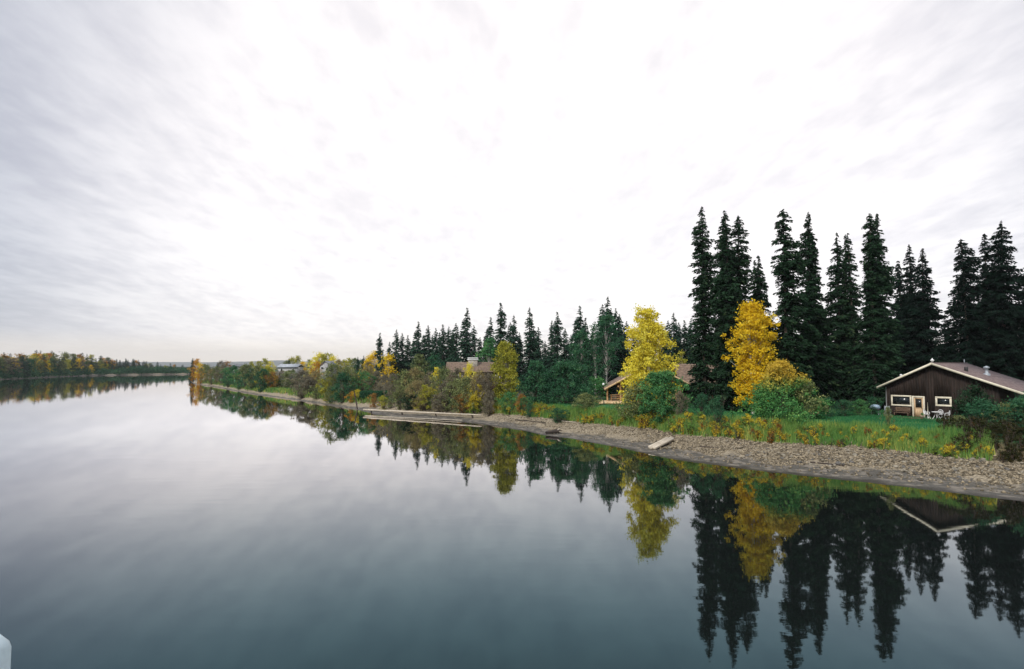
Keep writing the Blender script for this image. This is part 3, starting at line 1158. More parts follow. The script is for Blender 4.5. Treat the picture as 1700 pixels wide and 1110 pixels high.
for k in range(16):
    s.box(-1.2, 7.6, -2.8 + k * .25, -2.8 + k * .25 + .235, .50, .555)
s.build('deck_boards', M_LOGTRIM, deck)['kind'] = 'stuff'
s = MB()
s.box(-1.2, 7.6, -2.86, -2.805, .26, .56)
s.build('rim_board', M_LOGTRIM, deck)
for k in range(6):
    s = MB()
    s.box(-1.1 + k * 1.6, -.92 + k * 1.6, -2.7, -2.5, -.4, .498)
    s.build('deck_leg', M_LOGDARK, deck)
s = MB()
for z in (.85, 1.15, 1.42):
    s.tube([(.6, -.45, z), (2.7, -.45, z)], .07, 6)
for x in (.7, 2.6):
    s.tube([(x, -.45, .55), (x, -.45, 1.5)], .07, 6)
s.build('railing', M_LOG, deck)
# the long wing to the right, roof sloping towards the river, with a dormer
wing = empty('side_wing', (11.2, 2.6, 0))
wing.parent = cabin
s = MB()
s.box(0, 11.5, 1.4, 6.0, -.2, 3.2)
s.build('wing_wall', M_LOGDARK, wing)
s = MB()
n = 12
for k in range(n):
    y0, y1 = -.6 + k * 4.4 / n, -.6 + (k + 1) * 4.4 / n
    z0, z1 = 2.75 + k * 3.2 / n, 2.75 + (k + 1) * 3.2 / n
    s.add([(x, y, z) for x in (-.4, 12) for (y, z) in ((y0, z0 - .12), (y1, z1 - .12), (y1, z1), (y0, z0 + .04))],
          [(0, 1, 2, 3), (7, 6, 5, 4), (0, 4, 5, 1), (1, 5, 6, 2), (2, 6, 7, 3), (3, 7, 4, 0)])
s.add([(x, y, z) for x in (-.4, 12) for (y, z) in ((3.8, 5.83), (8.2, 2.6), (8.2, 2.75), (3.8, 5.95))],
      [(0, 1, 2, 3), (7, 6, 5, 4), (0, 4, 5, 1), (1, 5, 6, 2), (2, 6, 7, 3), (3, 7, 4, 0)])
s.build('wing_roof', M_BROWNROOF, wing)
s = MB()
s.prism([(2.2, 4.0), (3.9, 4.0), (3.9, 4.55), (3.05, 5.25), (2.2, 4.55)], 1.0, 3.4)
s.build('dormer', M_BROWNROOF, wing)
s = MB()
s.box(2.75, 3.35, .96, .99, 4.1, 4.65)
s.build('dormer_pane', M_GLASS, wing)
for k in range(4):
    s = MB()
    s.tube([(1.2 + k * 3.2, -.3, -.3), (1.2 + k * 3.2, -.3, 2.85)], .11, 8)
    s.build('wing_post', M_LOGDARK, wing)
s = MB()
s.box(-.4, 12, -.66, -.605, 2.62, 2.8)
s.build('wing_fascia', M_LOGTRIM, wing)

q = unproj(1002, 660, 85.0)
t = tag(empty('lamp_post', (q.x, 85.0, gz(q.x, 85.0))), 'slim garden lamp post with white globe at the left end of the cabin deck', 'lamp post')
lz = unproj(1002, 638, 85.0).z - t.location.z
s = MB()
s.tube([(0, 0, -.2), (0, 0, lz - .14)], .045, 8)
s.build('post', M_BLACK, t)
s = MB()
s.lathe([(.06, lz - .14), (.15, lz - .05), (.17, lz + .05), (.12, lz + .17), (.03, lz + .22)], 12)
s.build('globe', M_WHITE, t, smooth=True)

# ------------------------------------------------------------------ houses further along the bank
def far_house(name, px0, px1, ytop, yeave, Y, label, wall_m, roof_m, cat='house', depth=8.0, gable=False, win=2):
    a, b = unproj(px0, ytop, Y), unproj(px1, yeave, Y)
    x0, x1 = a.x, b.x
    base = gz((x0 + x1) / 2, Y + 3)
    hr, he = a.z - base, b.z - base
    t = tag(empty(name, ((x0 + x1) / 2, Y, base)), label, cat)
    hw = (x1 - x0) / 2
    s = MB()
    if gable:
        s.prism([(-hw, -.3), (hw, -.3), (hw, he - .05), (0, hr - .12), (-hw, he - .05)], .2, depth)
        s.build('wall', wall_m, t)
        for sg in (-1, 1):
            s = MB()
            pts = [(sg * (hw + .4), he - .35), (0, hr - .1), (0, hr + .06), (sg * (hw + .4), he - .19)]
            s.prism(pts if sg < 0 else pts[::-1], -.2, depth + .3)
            s.build('roof_slope', roof_m, t)
    else:
        s.box(-hw + .4, hw - .4, .6, depth - .6, -.3, he)
        s.build('wall', wall_m, t)
        s = MB()
        n = 10
        for k in range(n):
            y0, y1 = k * depth / 2 / n, (k + 1) * depth / 2 / n
            z0, z1 = he + (hr - he) * k / n, he + (hr - he) * (k + 1) / n
            s.add([(x, y, z) for x in (-hw, hw) for (y, z) in ((y0, z0 - .12), (y1, z1 - .12), (y1, z1), (y0, z0 + .04))],
                  [(0, 1, 2, 3), (7, 6, 5, 4), (0, 4, 5, 1), (1, 5, 6, 2), (2, 6, 7, 3), (3, 7, 4, 0)])
        s.add([(x, y, z) for x in (-hw, hw) for (y, z) in ((depth / 2, hr - .12), (depth, he - .12), (depth, he), (depth / 2, hr))],
              [(0, 1, 2, 3), (7, 6, 5, 4), (0, 4, 5, 1), (1, 5, 6, 2), (2, 6, 7, 3), (3, 7, 4, 0)])
        s.build('roof', roof_m, t)
    for k in range(win):
        xw = -hw * .55 + k * hw * 1.1 / max(1, win - 1)
        window(xw - .5, xw + .5, max(.5, he - 1.7), he - .6, t, yf=(.17 if gable else .57), fw=.09, mt=M_WHITE)
    return t, hw, hr, he


t, hw, hr, he = far_house('brown_roofed_house', 738, 852, 600.5, 617, 138.0,
                          'long house with weathered brown roof and broad pale chimney behind the willows', M_LOGDARK, M_BROWNROOF, depth=9, win=3)
ch = empty('chimney', (-hw + 5.2 + 1.1, 3.0, 0))
ch.parent = t
s = MB()
s.box(-1.1, 1.1, -.6, .6, hr - 1.2, hr + .45, .04)
s.build('chimney_stack', M_STONE, ch)
s = MB()
s.box(-1.3, 1.3, -.75, .75, hr + .452, hr + .62, .03)
s.box(-1.22, 1.22, -.68, .68, hr + .80, hr + 1.02, .03)
for sx in (-1.0, 1.0):
    s.box(sx - .1, sx + .1, -.5, .5, hr + .615, hr + .805)
s.build('chimney_cap', M_WHITE, ch)
far_house('grey_shed', 622, 662, 602, 611, 172.0, 'small dark shed with grey roof in front of the first spruces', M_LOGDARK, M_GREYROOF, 'shed', 6, win=1)
far_house('pale_roofed_house', 459, 494, 604, 609, 262.0, 'low far house with pale blue roof above the shrubs', M_PALEWALL, M_PALEROOF, depth=9)
far_house('white_gabled_house', 531, 548, 599, 606, 236.0, 'white gabled far house with grey roof beside an orange tree', M_PALEWALL, M_GREYROOF, depth=9, gable=True, win=1)
far_house('low_brown_house', 383, 412, 604.5, 608, 330.0, 'long low far house with dull roof at the left of the wooded bank', M_PALEWALL, M_GREYROOF, depth=9)

# ------------------------------------------------------------------ bridge end that the photograph is taken from
deck = MB()
deck.box(-14, 14, -9, 1.30, 5.9, 6.38, .03)
tag(deck.build('bridge_deck', M_CONC), kind='structure')
t = tag(empty('bridge_railing', (-1.0, 1.06, 6.38)), 'pale teal painted bridge railing end with rounded top', 'railing')
yt = unproj(11, 1061, 1.06)
xr_ = unproj(22, 1085, 1.12).x + .014
top = yt.z - 6.387
s = MB()
s.box(xr_ + 1.0 - .13, xr_ + 1.0, -.06, .06, 0, top, .022)
s.build('end_post', M_RAIL, t)
s = MB()
s.box(-4.0, xr_ + 1.0 - .132, -.05, .05, top - .16, top - .012, .02)
s.box(-4.0, xr_ + 1.0 - .132, -.03, .03, top - .62, top - .54, .015)
s.build('rail', M_RAIL, t)
for k in range(3):
    s = MB()
    s.box(-1.7 - k * 1.0, -1.6 - k * 1.0, -.045, .045, 0, top - .162, .015)
    s.build('post', M_RAIL, t)

# ------------------------------------------------------------------ tall spruces on the point
TALL = [  # px, top, Y, radius, power, spire, bushy, gap, label
    (1165, 343, 77, 1.75, .38, .12, 1.0, .2, 'tall narrow shaggy spruce at the left end of the tall group'),
    (1196, 363, 74, 1.35, .40, .10, 1.0, .25, 'narrow spruce pressed against the left side of a taller one behind the golden tree'),
    (1209, 349, 72, 1.75, .46, .08, 1.1, .2, 'tall full spruce with pointed top rising directly behind the golden tree'),
    (1225, 358, 76, 1.95, .40, .03, 1.2, .3, 'club topped spruce just right of the pointed one behind the golden tree'),
    (1249, 432, 84, 1.6, .55, .1, 1.0, .2, 'left one of two short spruces in the gap above the golden tree'),
    (1263, 424, 83, 1.7, .55, .1, 1.0, .2, 'right one of two short spruces in the gap above the golden tree'),
    (1300, 347, 69, 2.5, .55, .0, .7, .45, 'tall spruce with wide open bare looking branches in its upper half'),
    (1337, 352, 75, 1.55, .42, .16, 1.0, .3, 'tall slim spruce with thin bare tip right of the open branched one'),
    (1352, 392, 77, 1.75, .45, .1, 1.1, .25, 'bushy spruce leaning on the right side of the slim bare tipped one'),
    (1389, 387, 81, 2.0, .52, .10, 1.0, .25, 'broad based pointed spruce at the left of a slender trio'),
    (1399, 389, 84, .75, .30, .10, 1.0, .3, 'thinnest spruce in the middle of the slender trio'),
    (1412, 387, 80, 1.35, .50, .12, .9, .35, 'slender sparse spruce at the right of the trio with sky beside it'),
    (1443, 355, 72, 1.75, .44, .06, 1.2, .3, 'left of twin topped tall spruces standing left of the dark house'),
    (1451, 356, 73.5, 2.2, .60, .05, 1.2, .3, 'right of twin topped tall spruces standing left of the dark house'),
    (1495, 433, 92, 1.6, .52, .1, .9, .25, 'short spruce at the left of three above the house roof'),
    (1509, 405, 94, 1.9, .55, .1, .9, .25, 'tallest thin spruce of three above the house roof'),
    (1527, 413, 86, 3.4, .66, .08, .9, .25, 'wide spreading spruce at the right of three above the house roof'),
    (1600, 398, 81, 2.7, .50, .0, .6, .35, 'spruce with open layered branches left of the big dense pair at the right'),
    (1634, 388, 83, 2.2, .55, .05, .9, .2, 'narrower spruce tucked against the biggest dense one at the right'),
    (1658, 367, 82, 3.7, .62, .05, .9, .15, 'biggest dense broad spruce at the right behind the maroon roof'),
    (1715, 425, 80, 3.2, .62, .05, .9, .15, 'spruce at the right edge partly out of the picture'),
]
for k, (px, py, Y, rb, pw, sp, bu, gp, lab) in enumerate(TALL):
    q = unproj(px, py, Y)
    z0 = gz(q.x, Y)
    H = q.z - z0
    c, t = spruce_meshes(100 + k, H, rb * 1.08, pw, int(9500 + 9000 * rb), droop=.30 + .12 * (k % 3), low=.03, bushy=bu, spire=sp, gap=gp, lean=.02 * math.sin(k * 2.1), size=.84)
    root = tag(empty('spruce_tree', (q.x, Y, z0), 0), lab, 'spruce tree', 'tall spruces on the point beside the dark house')
    link('trunk', mesh_from('spruce_trunk', t[0], t[1], [M_BARK]), root)
    link('crown', crown_mesh('spruce_crown', c, P['spruce'] if px < 1480 else P['spruce_shaded']), root)

# shared shapes for the smaller spruces
SPR = []
for k, (rb, pw, sp, n) in enumerate([(1.9, .55, .12, 2600), (1.5, .42, .18, 2300), (2.3, .62, .08, 2900), (1.7, .5, .25, 2300), (2.6, .75, .05, 2900)]):
    c, t = spruce_meshes(300 + k, 20.0, rb * 1.2, pw, int(n * 2.3), droop=.38, spire=sp, gap=.25, size=1.35, low=.04)
    SPR.append((crown_mesh('small_spruce_crown', c, P['spruce_teal']), mesh_from('small_spruce_trunk', t[0], t[1], [M_BARK])))


def spruce(px, py, Y, var, pal, label, group, wide=1.0, rng=random.Random(8)):
    q = unproj(px, py, Y)
    z0 = gz(q.x, Y)
    s = (q.z - z0) / 20.0
    return plant('spruce_tree', SPR[var][0], SPR[var][1], (q.x, Y, z0), (s * wide, s * wide, s), rng.random() * 6.28, pal, label, 'spruce tree', group)


rg = random.Random(21)
# dark second row that closes the gaps between the tall ones
gaps = [(1152, 1205, 'behind the leftmost tall spruce'), (1205, 1290, 'behind the golden tree'),
        (1290, 1370, 'behind the open branched spruce'), (1370, 1432, 'behind the slender trio'), (1432, 1480, 'behind the twin topped spruces'),
        (1480, 1575, 'behind the dark house'), (1575, 1720, 'behind the biggest dense spruce')]
for (a, b, where) in gaps:
    n = max(3, int((b - a) / 15))
    for k in range(n):
        px = a + (b - a) * (k + .5) / n + rg.uniform(-4, 4)
        Y = rg.uniform(90, 108)
        spruce(px, rg.uniform(510, 580), Y, rg.choice([0, 2, 4]), 'spruce_shaded' if px > 1300 else 'spruce',
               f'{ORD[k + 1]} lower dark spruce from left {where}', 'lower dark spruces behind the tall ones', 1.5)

for k, (px, py, Y) in enumerate(((1770, 400, 84), (1800, 440, 92), (1835, 380, 86), (1880, 420, 95), (1930, 390, 84), (1990, 430, 90), (2060, 400, 86))):
    spruce(px, py, Y, (k * 2) % 5, 'spruce_shaded', f'{ORD[k + 1]} spruce beyond the right edge of the picture', 'spruces right of the dark house', 1.4)

# the row of spruces behind the shrubs and houses
ROW = [(631, 552, 172, 1), (647, 567, 178, 3), (658, 547, 170, 0), (668, 553, 172, 0), (677, 556, 176, 1), (686, 566, 180, 0), (695, 533, 168, 3), (703, 556, 180, 2), (711, 540, 168, 0),
       (718, 556, 176, 2), (724, 545, 166, 0), (730, 552, 172, 2), (735, 538, 164, 1), (745, 542, 164, 0), (751, 548, 170, 2), (757, 536, 162, 0), (776, 510, 160, 3), (787, 540, 160, 0),
       (797, 560, 166, 2), (809, 546, 170, 1), (815, 526, 168, 3), (831, 502, 160, 1), (847, 535, 162, 0), (853, 523, 158, 3), (862, 552, 165, 0), (879, 510, 158, 3), (894, 543, 156, 0), (886, 556, 160, 2),
       (905, 566, 165, 0), (916, 532, 140, 0), (925, 517, 138, 1), (938, 545, 146, 2), (957, 530, 132, 0), (963, 507, 130, 3), (972, 527, 134, 1), (948, 556, 150, 0), (984, 548, 150, 2),
       (1000, 505, 130, 0), (1009, 492, 128, 3), (1022, 512, 126, 2), (1028, 521, 126, 2), (1040, 533, 134, 0), (1052, 545, 138, 2),
       (1109, 532, 130, 0), (1118, 519, 128, 3), (1127, 535, 132, 0), (1136, 531, 130, 1), (1147, 529, 128, 0), (1100, 548, 136, 2), (1143, 552, 140, 2)]
bands = [(0, 690, 'behind the grey shed'), (690, 770, 'right of the grey shed'), (770, 810, 'around the broad pale chimney'),
         (810, 905, 'behind the yellow green tree'), (905, 990, 'behind the pair of deep green bushes'), (990, 1090, 'behind the big yellow birch'),
         (1090, 1160, 'right of the big yellow birch')]
ROW.sort()
cnt = {}
for (px, py, Y, var) in ROW:
    where = [w_ for (a, b, w_) in bands if a <= px < b][0]
    cnt[where] = cnt.get(where, 0) + 1
    look = 'tall thin' if py < 520 else ('slim' if var in (1, 3) else 'full')
    spruce(px, py, Y, var, 'spruce_teal', f'{look} spruce, {ORD[cnt[where]]} from left in the row {where}', 'row of spruces behind the shrubs', 1.15)

# ------------------------------------------------------------------ birches and other broadleaf trees
COLUMN = [.45, .75, .95, 1, .95, .75, .45, .12]
OVAL = [.5, .85, 1, 1, .9, .7, .4, .1]
DOME = [.75, .95, 1, .95, .85, .68, .42, .15]
VASE = [.35, .6, .8, .95, 1, .9, .65, .25]


def unique_tree(name, px, py, Y, rb, shape, pal, label, cat, seed, n, clumps, leaf, bark=None, base=.1, tops=None, stems=1, sig=.34, group=None, bare=0, lump=.3):
    q = unproj(px, py, Y)
    z0 = gz(q.x, Y)
    H = q.z - z0
    c, t = leafy_meshes(seed, H, rb, shape, n, clumps, leaf, sig, base, stems, bare, tops=tops, lump=lump)
    root = tag(empty(name, (q.x, Y, z0)), label, cat, group)
    link('trunk' if stems == 1 else 'stems', mesh_from(name + '_wood', t[0], t[1], [bark or M_TWIG]), root)
    link('crown' if stems == 1 else 'foliage', crown_mesh(name + '_leaves', c, P[pal]), root)
    return root


unique_tree('birch_tree', 1073, 511, 74, 2.55, [.8, 1, 1, .95, .86, .68, .42, .10], 'yellow', 'big bright yellow twin topped birch in front of the log cabin', 'birch tree', 11,
            26000, 460, .125, M_BIRCH, .05, [(-.75, 0, .99), (.45, .2, 1.0), (.8, -.2, .84)], sig=.30, lump=.42)
unique_tree('birch_tree', 1247, 504, 67.5, 1.9, [.55, .75, .85, .9, .95, 1.0, .72, .16], 'gold', 'tall golden orange birch in front of the dark tall spruces', 'birch tree', 12,
            21000, 400, .12, M_BIRCH, .08, [(-.3, 0, 1.0), (.5, .1, .98)], sig=.28, lump=.38)
unique_tree('birch_tree', 840, 571, 94, 2.15, [.95, 1, 1, .95, .9, .75, .5, .15], 'yellow_green', 'rounded yellow green young birch on the river edge', 'birch tree', 13,
            12000, 230, .13, M_BIRCH, .06, None, sig=.30)
unique_tree('aspen_tree', 725, 612, 104, .85, COLUMN, 'yellow', 'small narrow bright yellow tree among brown willows', 'aspen tree', 14, 1500, 60, .13, M_BIRCH, .05, None, sig=.22)
unique_tree('birch_tree', 1006, 525, 118, 2.4, VASE, 'deep_green', 'tall green birch with white trunk left of the big yellow birch', 'birch tree', 15,
            5000, 110, .17, M_BIRCH, .30, None, sig=.45)
unique_tree('birch_tree', 988, 540, 120, 1.5, VASE, 'deep_green', 'thin green birch with pale leaning trunk and wispy crown', 'birch tree', 16,
            1500, 60, .16, M_BIRCH, .35, None, sig=.45)
unique_tree('birch_tree', 965, 548, 121, 2.6, OVAL, 'deep_green', 'broad blue green birch behind the right deep green bush', 'birch tree', 17,
            4500, 110, .18, M_BIRCH, .22, None, sig=.45)
unique_tree('aspen_tree', 812, 562, 146, 2.6, OVAL, 'green', 'pale green round crowned tree right of the broad chimney', 'aspen tree', 18,
            2600, 80, .22, M_BIRCH, .2, None, sig=.45)
unique_tree('aspen_tree', 1132, 583, 100, 1.1, DOME, 'yellow_green', 'small lime yellow sapling top above the cabin roof', 'aspen tree', 19, 500, 26, .15, M_BIRCH, .5, None, sig=.25)
unique_tree('aspen_tree', 722, 590, 140, 3.0, OVAL, 'deep_green', 'grey green leafy tree below the spruces at the shed', 'aspen tree', 20, 2200, 70, .22, M_TWIG, .1, None, sig=.5)
unique_tree('aspen_tree', 697, 590, 138, 3.0, DOME, 'olive', 'silvery olive tree right of the grey shed', 'aspen tree', 22, 2200, 70, .22, M_TWIG, .1, None, sig=.5)

# big single shrubs
unique_tree('willow_bush', 1098, 618, 67.5, 2.8, [.75, .95, 1, 1, .9, .74, .5, .2], 'green', 'big round green bush on the lawn edge in front of the big yellow birch', 'bush', 31, 12000, 210, .11, None, .04, None, 26, .26)
unique_tree('willow_bush', 1296, 602, 60, 3.5, [.95, 1, .95, .85, .7, .5, .3, .1], 'turning', 'wide green bush with orange upper leaves below the golden tree', 'bush', 32, 14000, 260, .105, None, .03, None, 30, .27, lump=.35)
unique_tree('willow_bush', 1340, 634, 59, 1.5, DOME, 'olive', 'sprawling olive branches on the right flank of the wide turning bush', 'bush', 33, 2200, 60, .10, None, .1, None, 12, .25)
unique_tree('willow_bush', 889, 601, 90, 2.3, [.8, 1, 1, .95, .85, .7, .45, .2], 'deep_green', 'tall deep green bush right of the yellow green birch', 'bush', 34, 5500, 120, .13, None, .03, None, 20, .32)
unique_tree('willow_bush', 940, 602, 89, 4.3, [.9, 1, 1, .98, .9, .75, .5, .2], 'deep_green', 'very wide deep green bush with brownish top beside the cabin deck', 'bush', 35, 11000, 220, .13, None, .03, None, 30, .34)
unique_tree('willow_bush', 990, 628, 93, 2.6, DOME, 'green', 'lower green bush left of the cabin roof edge', 'bush', 36, 3600, 90, .13, None, .03, None, 16, .32)
unique_tree('willow_bush', 1052, 640, 71, 2.0, DOME, 'olive', 'olive bush between the cabin deck and the big round green bush', 'bush', 37, 3200, 80, .11, None, .03, None, 16, .28)
unique_tree('willow_bush', 1616, 640, 54, 1.4, OVAL, 'spruce', 'tall dark thin bush growing against the right half of the house front', 'bush', 38, 3000, 80, .10, None, .05, None, 16, .28)
unique_tree('willow_bush', 1632, 668, 51, 1.5, DOME, 'deep_green', 'dark green bush in front of the right half of the dark house', 'bush', 39, 3200, 80, .10, None, .03, None, 16, .25)
unique_tree('willow_bush', 1668, 672, 51, 2.1, DOME, 'olive', 'dark olive bush below the right end of the maroon roof', 'bush', 40, 3400, 80, .10, None, .03, None, 16, .28)
unique_tree('willow_bush', 1712, 660, 49, 2.4, DOME, 'deep_green', 'dark bush at the right edge of the picture', 'bush', 41, 3400, 80, .10, None, .03, None, 16, .28)

# hedge
hy = 119.0
a, b = unproj(598, 650, hy), unproj(642, 650, hy)
hz0 = gz((a.x + b.x) / 2, hy)
r = R(9)
n = 5200
hw, hh = (b.x - a.x) / 2, a.z - hz0
pts = np.stack([r.uniform(-hw, hw, n), r.uniform(-.6, .6, n), r.uniform(0, hh, n)], -1)
ax_ = r.integers(0, 3, n)
pts[ax_ == 0, 1] = -.6 + .1 * r.standard_normal((ax_ == 0).sum())
pts[ax_ == 1, 2] = hh + .07 * r.standard_normal((ax_ == 1).sum())
A_ = unit(r.standard_normal((n, 3)))
B_ = unit(np.cross(A_, r.standard_normal((n, 3))))
v, f = kites(pts, A_ * .13, B_ * .08)
hedge = tag(empty('hedge', ((a.x + b.x) / 2, hy, hz0)), 'long clipped dark green hedge on the small riverside lawn', 'hedge')
link('foliage', mesh_from('hedge_leaves', v, f, [P['deep_green']], {'var': np.repeat(r.random(n) * .8, 4), 'hgt': np.zeros(4 * n)}), hedge)
s = MB()
for k in range(9):
    s.tube([(-hw + .5 + k * (2 * hw - 1) / 8, 0, -.2), (-hw + .5 + k * (2 * hw - 1) / 8, .05, hh * .8)], .04, 5)
s.build('stems', M_TWIG, hedge)

# shared shrub shapes, about 3 m high and 3 m wide
SHR = []
for k, (sh, ls, n, bare) in enumerate([(DOME, 3, 2600, 0), (VASE, 4, 2200, 8), (OVAL, 3, 2600, 4), (DOME, 5, 2000, 14), (COLUMN, 3, 1900, 3), (VASE, 2, 2600, 10)]):
    c, t = leafy_meshes(500 + k, 3.0, 1.5, sh, int(n * 1.5), 95, .068, .17, .03, 22, bare + 4, ls, lump=.4)
    SHR.append((crown_mesh('shrub_foliage', c, P['olive']), mesh_from('shrub_stems', t[0], t[1], [M_TWIG])))
FARB = []
for k, sh in enumerate([OVAL, COLUMN, DOME, VASE]):
    c, t = leafy_meshes(600 + k, 10.0, 2.6, sh, 1300, 60, .24, .5, .10, 1)
    FARB.append((crown_mesh('far_broadleaf_crown', c, P['olive']), mesh_from('far_broadleaf_trunk', t[0], t[1], [M_BIRCH]),
                 joined_mesh('wood_broadleaf', c, t, P['olive'], M_TWIG)))
FARS = []
for k in range(3):
    c, t = spruce_meshes(640 + k, 16.0, 1.9 + .25 * k, .6, 900, size=1.9, low=.02)
    FARS.append(joined_mesh('wood_spruce', c, t, P['spruce_teal'], M_BARK))
COLN = {'olive': 'olive green', 'grey_brown': 'greyish brown', 'tan': 'straw coloured', 'green': 'green', 'deep_green': 'deep green', 'yellow': 'yellow',
        'yellow_green': 'yellow green', 'orange': 'orange', 'rust': 'rust red', 'bright_green': 'bright green', 'gold': 'golden', 'maroon': 'dark olive brown',
        'yellow_low_green': 'green and yellow', 'spruce': 'very dark green', 'turning': 'green and orange'}
SHRUBS = [  # px, top, width px, metres behind the waterline, palette
    # far point
    (334, 611, 12, 6, 'orange'), (343, 607, 17, 9, 'olive'), (352, 613, 16, 7, 'tan'), (362, 609, 22, 10, 'olive'), (372, 606, 18, 14, 'grey_brown'), (380, 611, 20, 9, 'green'),
    (391, 606, 24, 13, 'deep_green'), (398, 614, 20, 8, 'green'), (408, 606, 26, 14, 'olive'), (418, 612, 24, 9, 'deep_green'), (427, 607, 26, 15, 'olive'), (436, 613, 22, 10, 'deep_green'),
    (446, 609, 24, 17, 'yellow_green'), (452, 618, 18, 16, 'rust'), (466, 616, 30, 26, 'grey_brown'), (484, 615, 32, 28, 'olive'), (476, 630, 22, 24, 'olive'), (460, 630, 20, 22, 'deep_green'),
    # dark clump at the water, then the mixed mass
    (502, 636, 24, 5, 'grey_brown'), (512, 626, 26, 7, 'grey_brown'), (500, 614, 30, 18, 'grey_brown'), (522, 616, 26, 12, 'tan'), (527, 640, 24, 4, 'olive'), (544, 627, 24, 5, 'yellow_green'),
    (549, 640, 18, 4, 'olive'), (556, 606, 40, 10, 'olive'), (570, 620, 30, 6, 'deep_green'), (578, 611, 30, 13, 'olive'), (588, 622, 32, 17, 'tan'), (604, 618, 30, 20, 'green'),
    (612, 611, 28, 30, 'tan'), (626, 616, 28, 28, 'grey_brown'), (640, 622, 24, 22, 'grey_brown'), (594, 646, 14, 9, 'yellow_low_green'), (585, 650, 13, 7, 'orange'),
    (621, 653, 15, 11, 'rust'), (649, 641, 13, 10, 'grey_brown'), (653, 622, 26, 17, 'grey_brown'), (637, 657, 15, 9, 'yellow_green'),
    # brown and yellow willows above the long white log
    (664, 640, 26, 6, 'olive'), (672, 616, 36, 14, 'olive'), (680, 655, 26, 3.5, 'spruce'), (692, 634, 28, 5, 'tan'), (688, 610, 34, 16, 'tan'), (706, 640, 26, 4, 'yellow_green'), (700, 656, 20, 3, 'tan'),
    (714, 618, 30, 12, 'grey_brown'), (716, 655, 24, 3, 'olive'), (737, 612, 36, 10, 'olive'), (740, 637, 36, 4.5, 'grey_brown'), (732, 660, 24, 3, 'grey_brown'), (760, 612, 40, 11, 'grey_brown'),
    (757, 630, 38, 6, 'olive'), (775, 625, 36, 7, 'olive'), (780, 606, 18, 12, 'yellow'), (795, 617, 34, 9, 'tan'), (770, 655, 26, 4.5, 'rust'), (786, 657, 18, 4.5, 'yellow_low_green'), (796, 639, 26, 5, 'yellow_low_green'),
    (808, 622, 26, 7, 'grey_brown'), (812, 648, 16, 4.5, 'grey_brown'), (848, 652, 30, 7.5, 'green'), (866, 655, 18, 8, 'rust'),
    # lawn edge
    (872, 660, 20, 8, 'green'), (879, 668, 14, 7, 'deep_green'), (927, 678, 26, 7.2, 'deep_green'), (975, 652, 36, 13, 'olive'), (1130, 652, 20, 14, 'grey_brown'), (1165, 655, 26, 13, 'deep_green'), (1190, 660, 26, 11, 'deep_green'),
    (1375, 660, 24, 19, 'deep_green'), (1400, 664, 26, 21, 'deep_green'), (1425, 662, 26, 22, 'green'), (1448, 660, 22, 23, 'deep_green'),
    (1474, 676, 12, 12, 'olive'), (1590, 690, 26, 8, 'olive'), (1612, 700, 26, 6.5, 'olive'), (1640, 690, 32, 8, 'spruce'), (1665, 700, 34, 6.5, 'maroon'), (1690, 690, 34, 8, 'spruce'), (1650, 715, 30, 5, 'maroon'), (1688, 720, 34, 4.5, 'maroon'), (1720, 700, 40, 6, 'maroon'), (1610, 712, 30, 7.5, 'maroon'), (1630, 722, 34, 6.5, 'maroon'), (1660, 726, 34, 6.5, 'maroon'), (1678, 706, 40, 9, 'spruce'), (1700, 730, 40, 6.2, 'maroon'), (1645, 700, 34, 10, 'olive'),
]
SB = [(0, 456, 'on the far wooded point'), (456, 495, 'behind the far strip of bright lawn'), (495, 580, 'in the thicket over the water'), (580, 660, 'around the clipped hedge'),
      (660, 730, 'behind the long white log'), (730, 825, 'below the brown roofed house'), (825, 1000, 'between yellow green birch and cabin'),
      (1000, 1240, 'between yellow birch and golden tree'), (1240, 1480, 'at the spruces left of the house'), (1480, 1800, 'on the slope right of the house lawn')]
SHRUBS.sort()
cnt = {}
rg = random.Random(3)
for k, (px, py, wpx, off, pal) in enumerate(SHRUBS):
    Y0 = bank_y(px)
    off = max(off, 6.4 + .5 * (k % 4)) if 655 < px < 822 else off
    Y = Y0 + off * (1.15 if px < 900 else 1.0) + (2 if 820 < px < 1000 else 4.5 if px > 1560 else 0)
    q = unproj(px, py, Y)
    z0 = gz(q.x, Y)
    H = max(q.z - z0, .5)
    wd = wpx * Y / 1000
    where = [w_ for (a, b, w_) in SB if a <= px < b][0]
    key = (where, pal)
    cnt[key] = cnt.get(key, 0) + 1
    tot = sum(1 for s_ in SHRUBS if s_[4] == pal and [w_ for (a, b, w_) in SB if a <= s_[0] < b][0] == where)
    lab = f'{COLN[pal]} shrub {where}' if tot == 1 else f'{ORD[cnt[key]]} {COLN[pal]} shrub from left {where}'
    sv = k % 6 if pal not in ('maroon',) else rg.choice([3, 5])
    plant('shrub', SHR[sv][0], SHR[sv][1], (q.x, Y, z0), (wd / 3.0 * 1.3, wd / 3.0 * 1.3, H / 3.0), rg.random() * 6.28, pal, lab, 'shrub', 'shrubs along the right bank', 'stems', 'foliage')

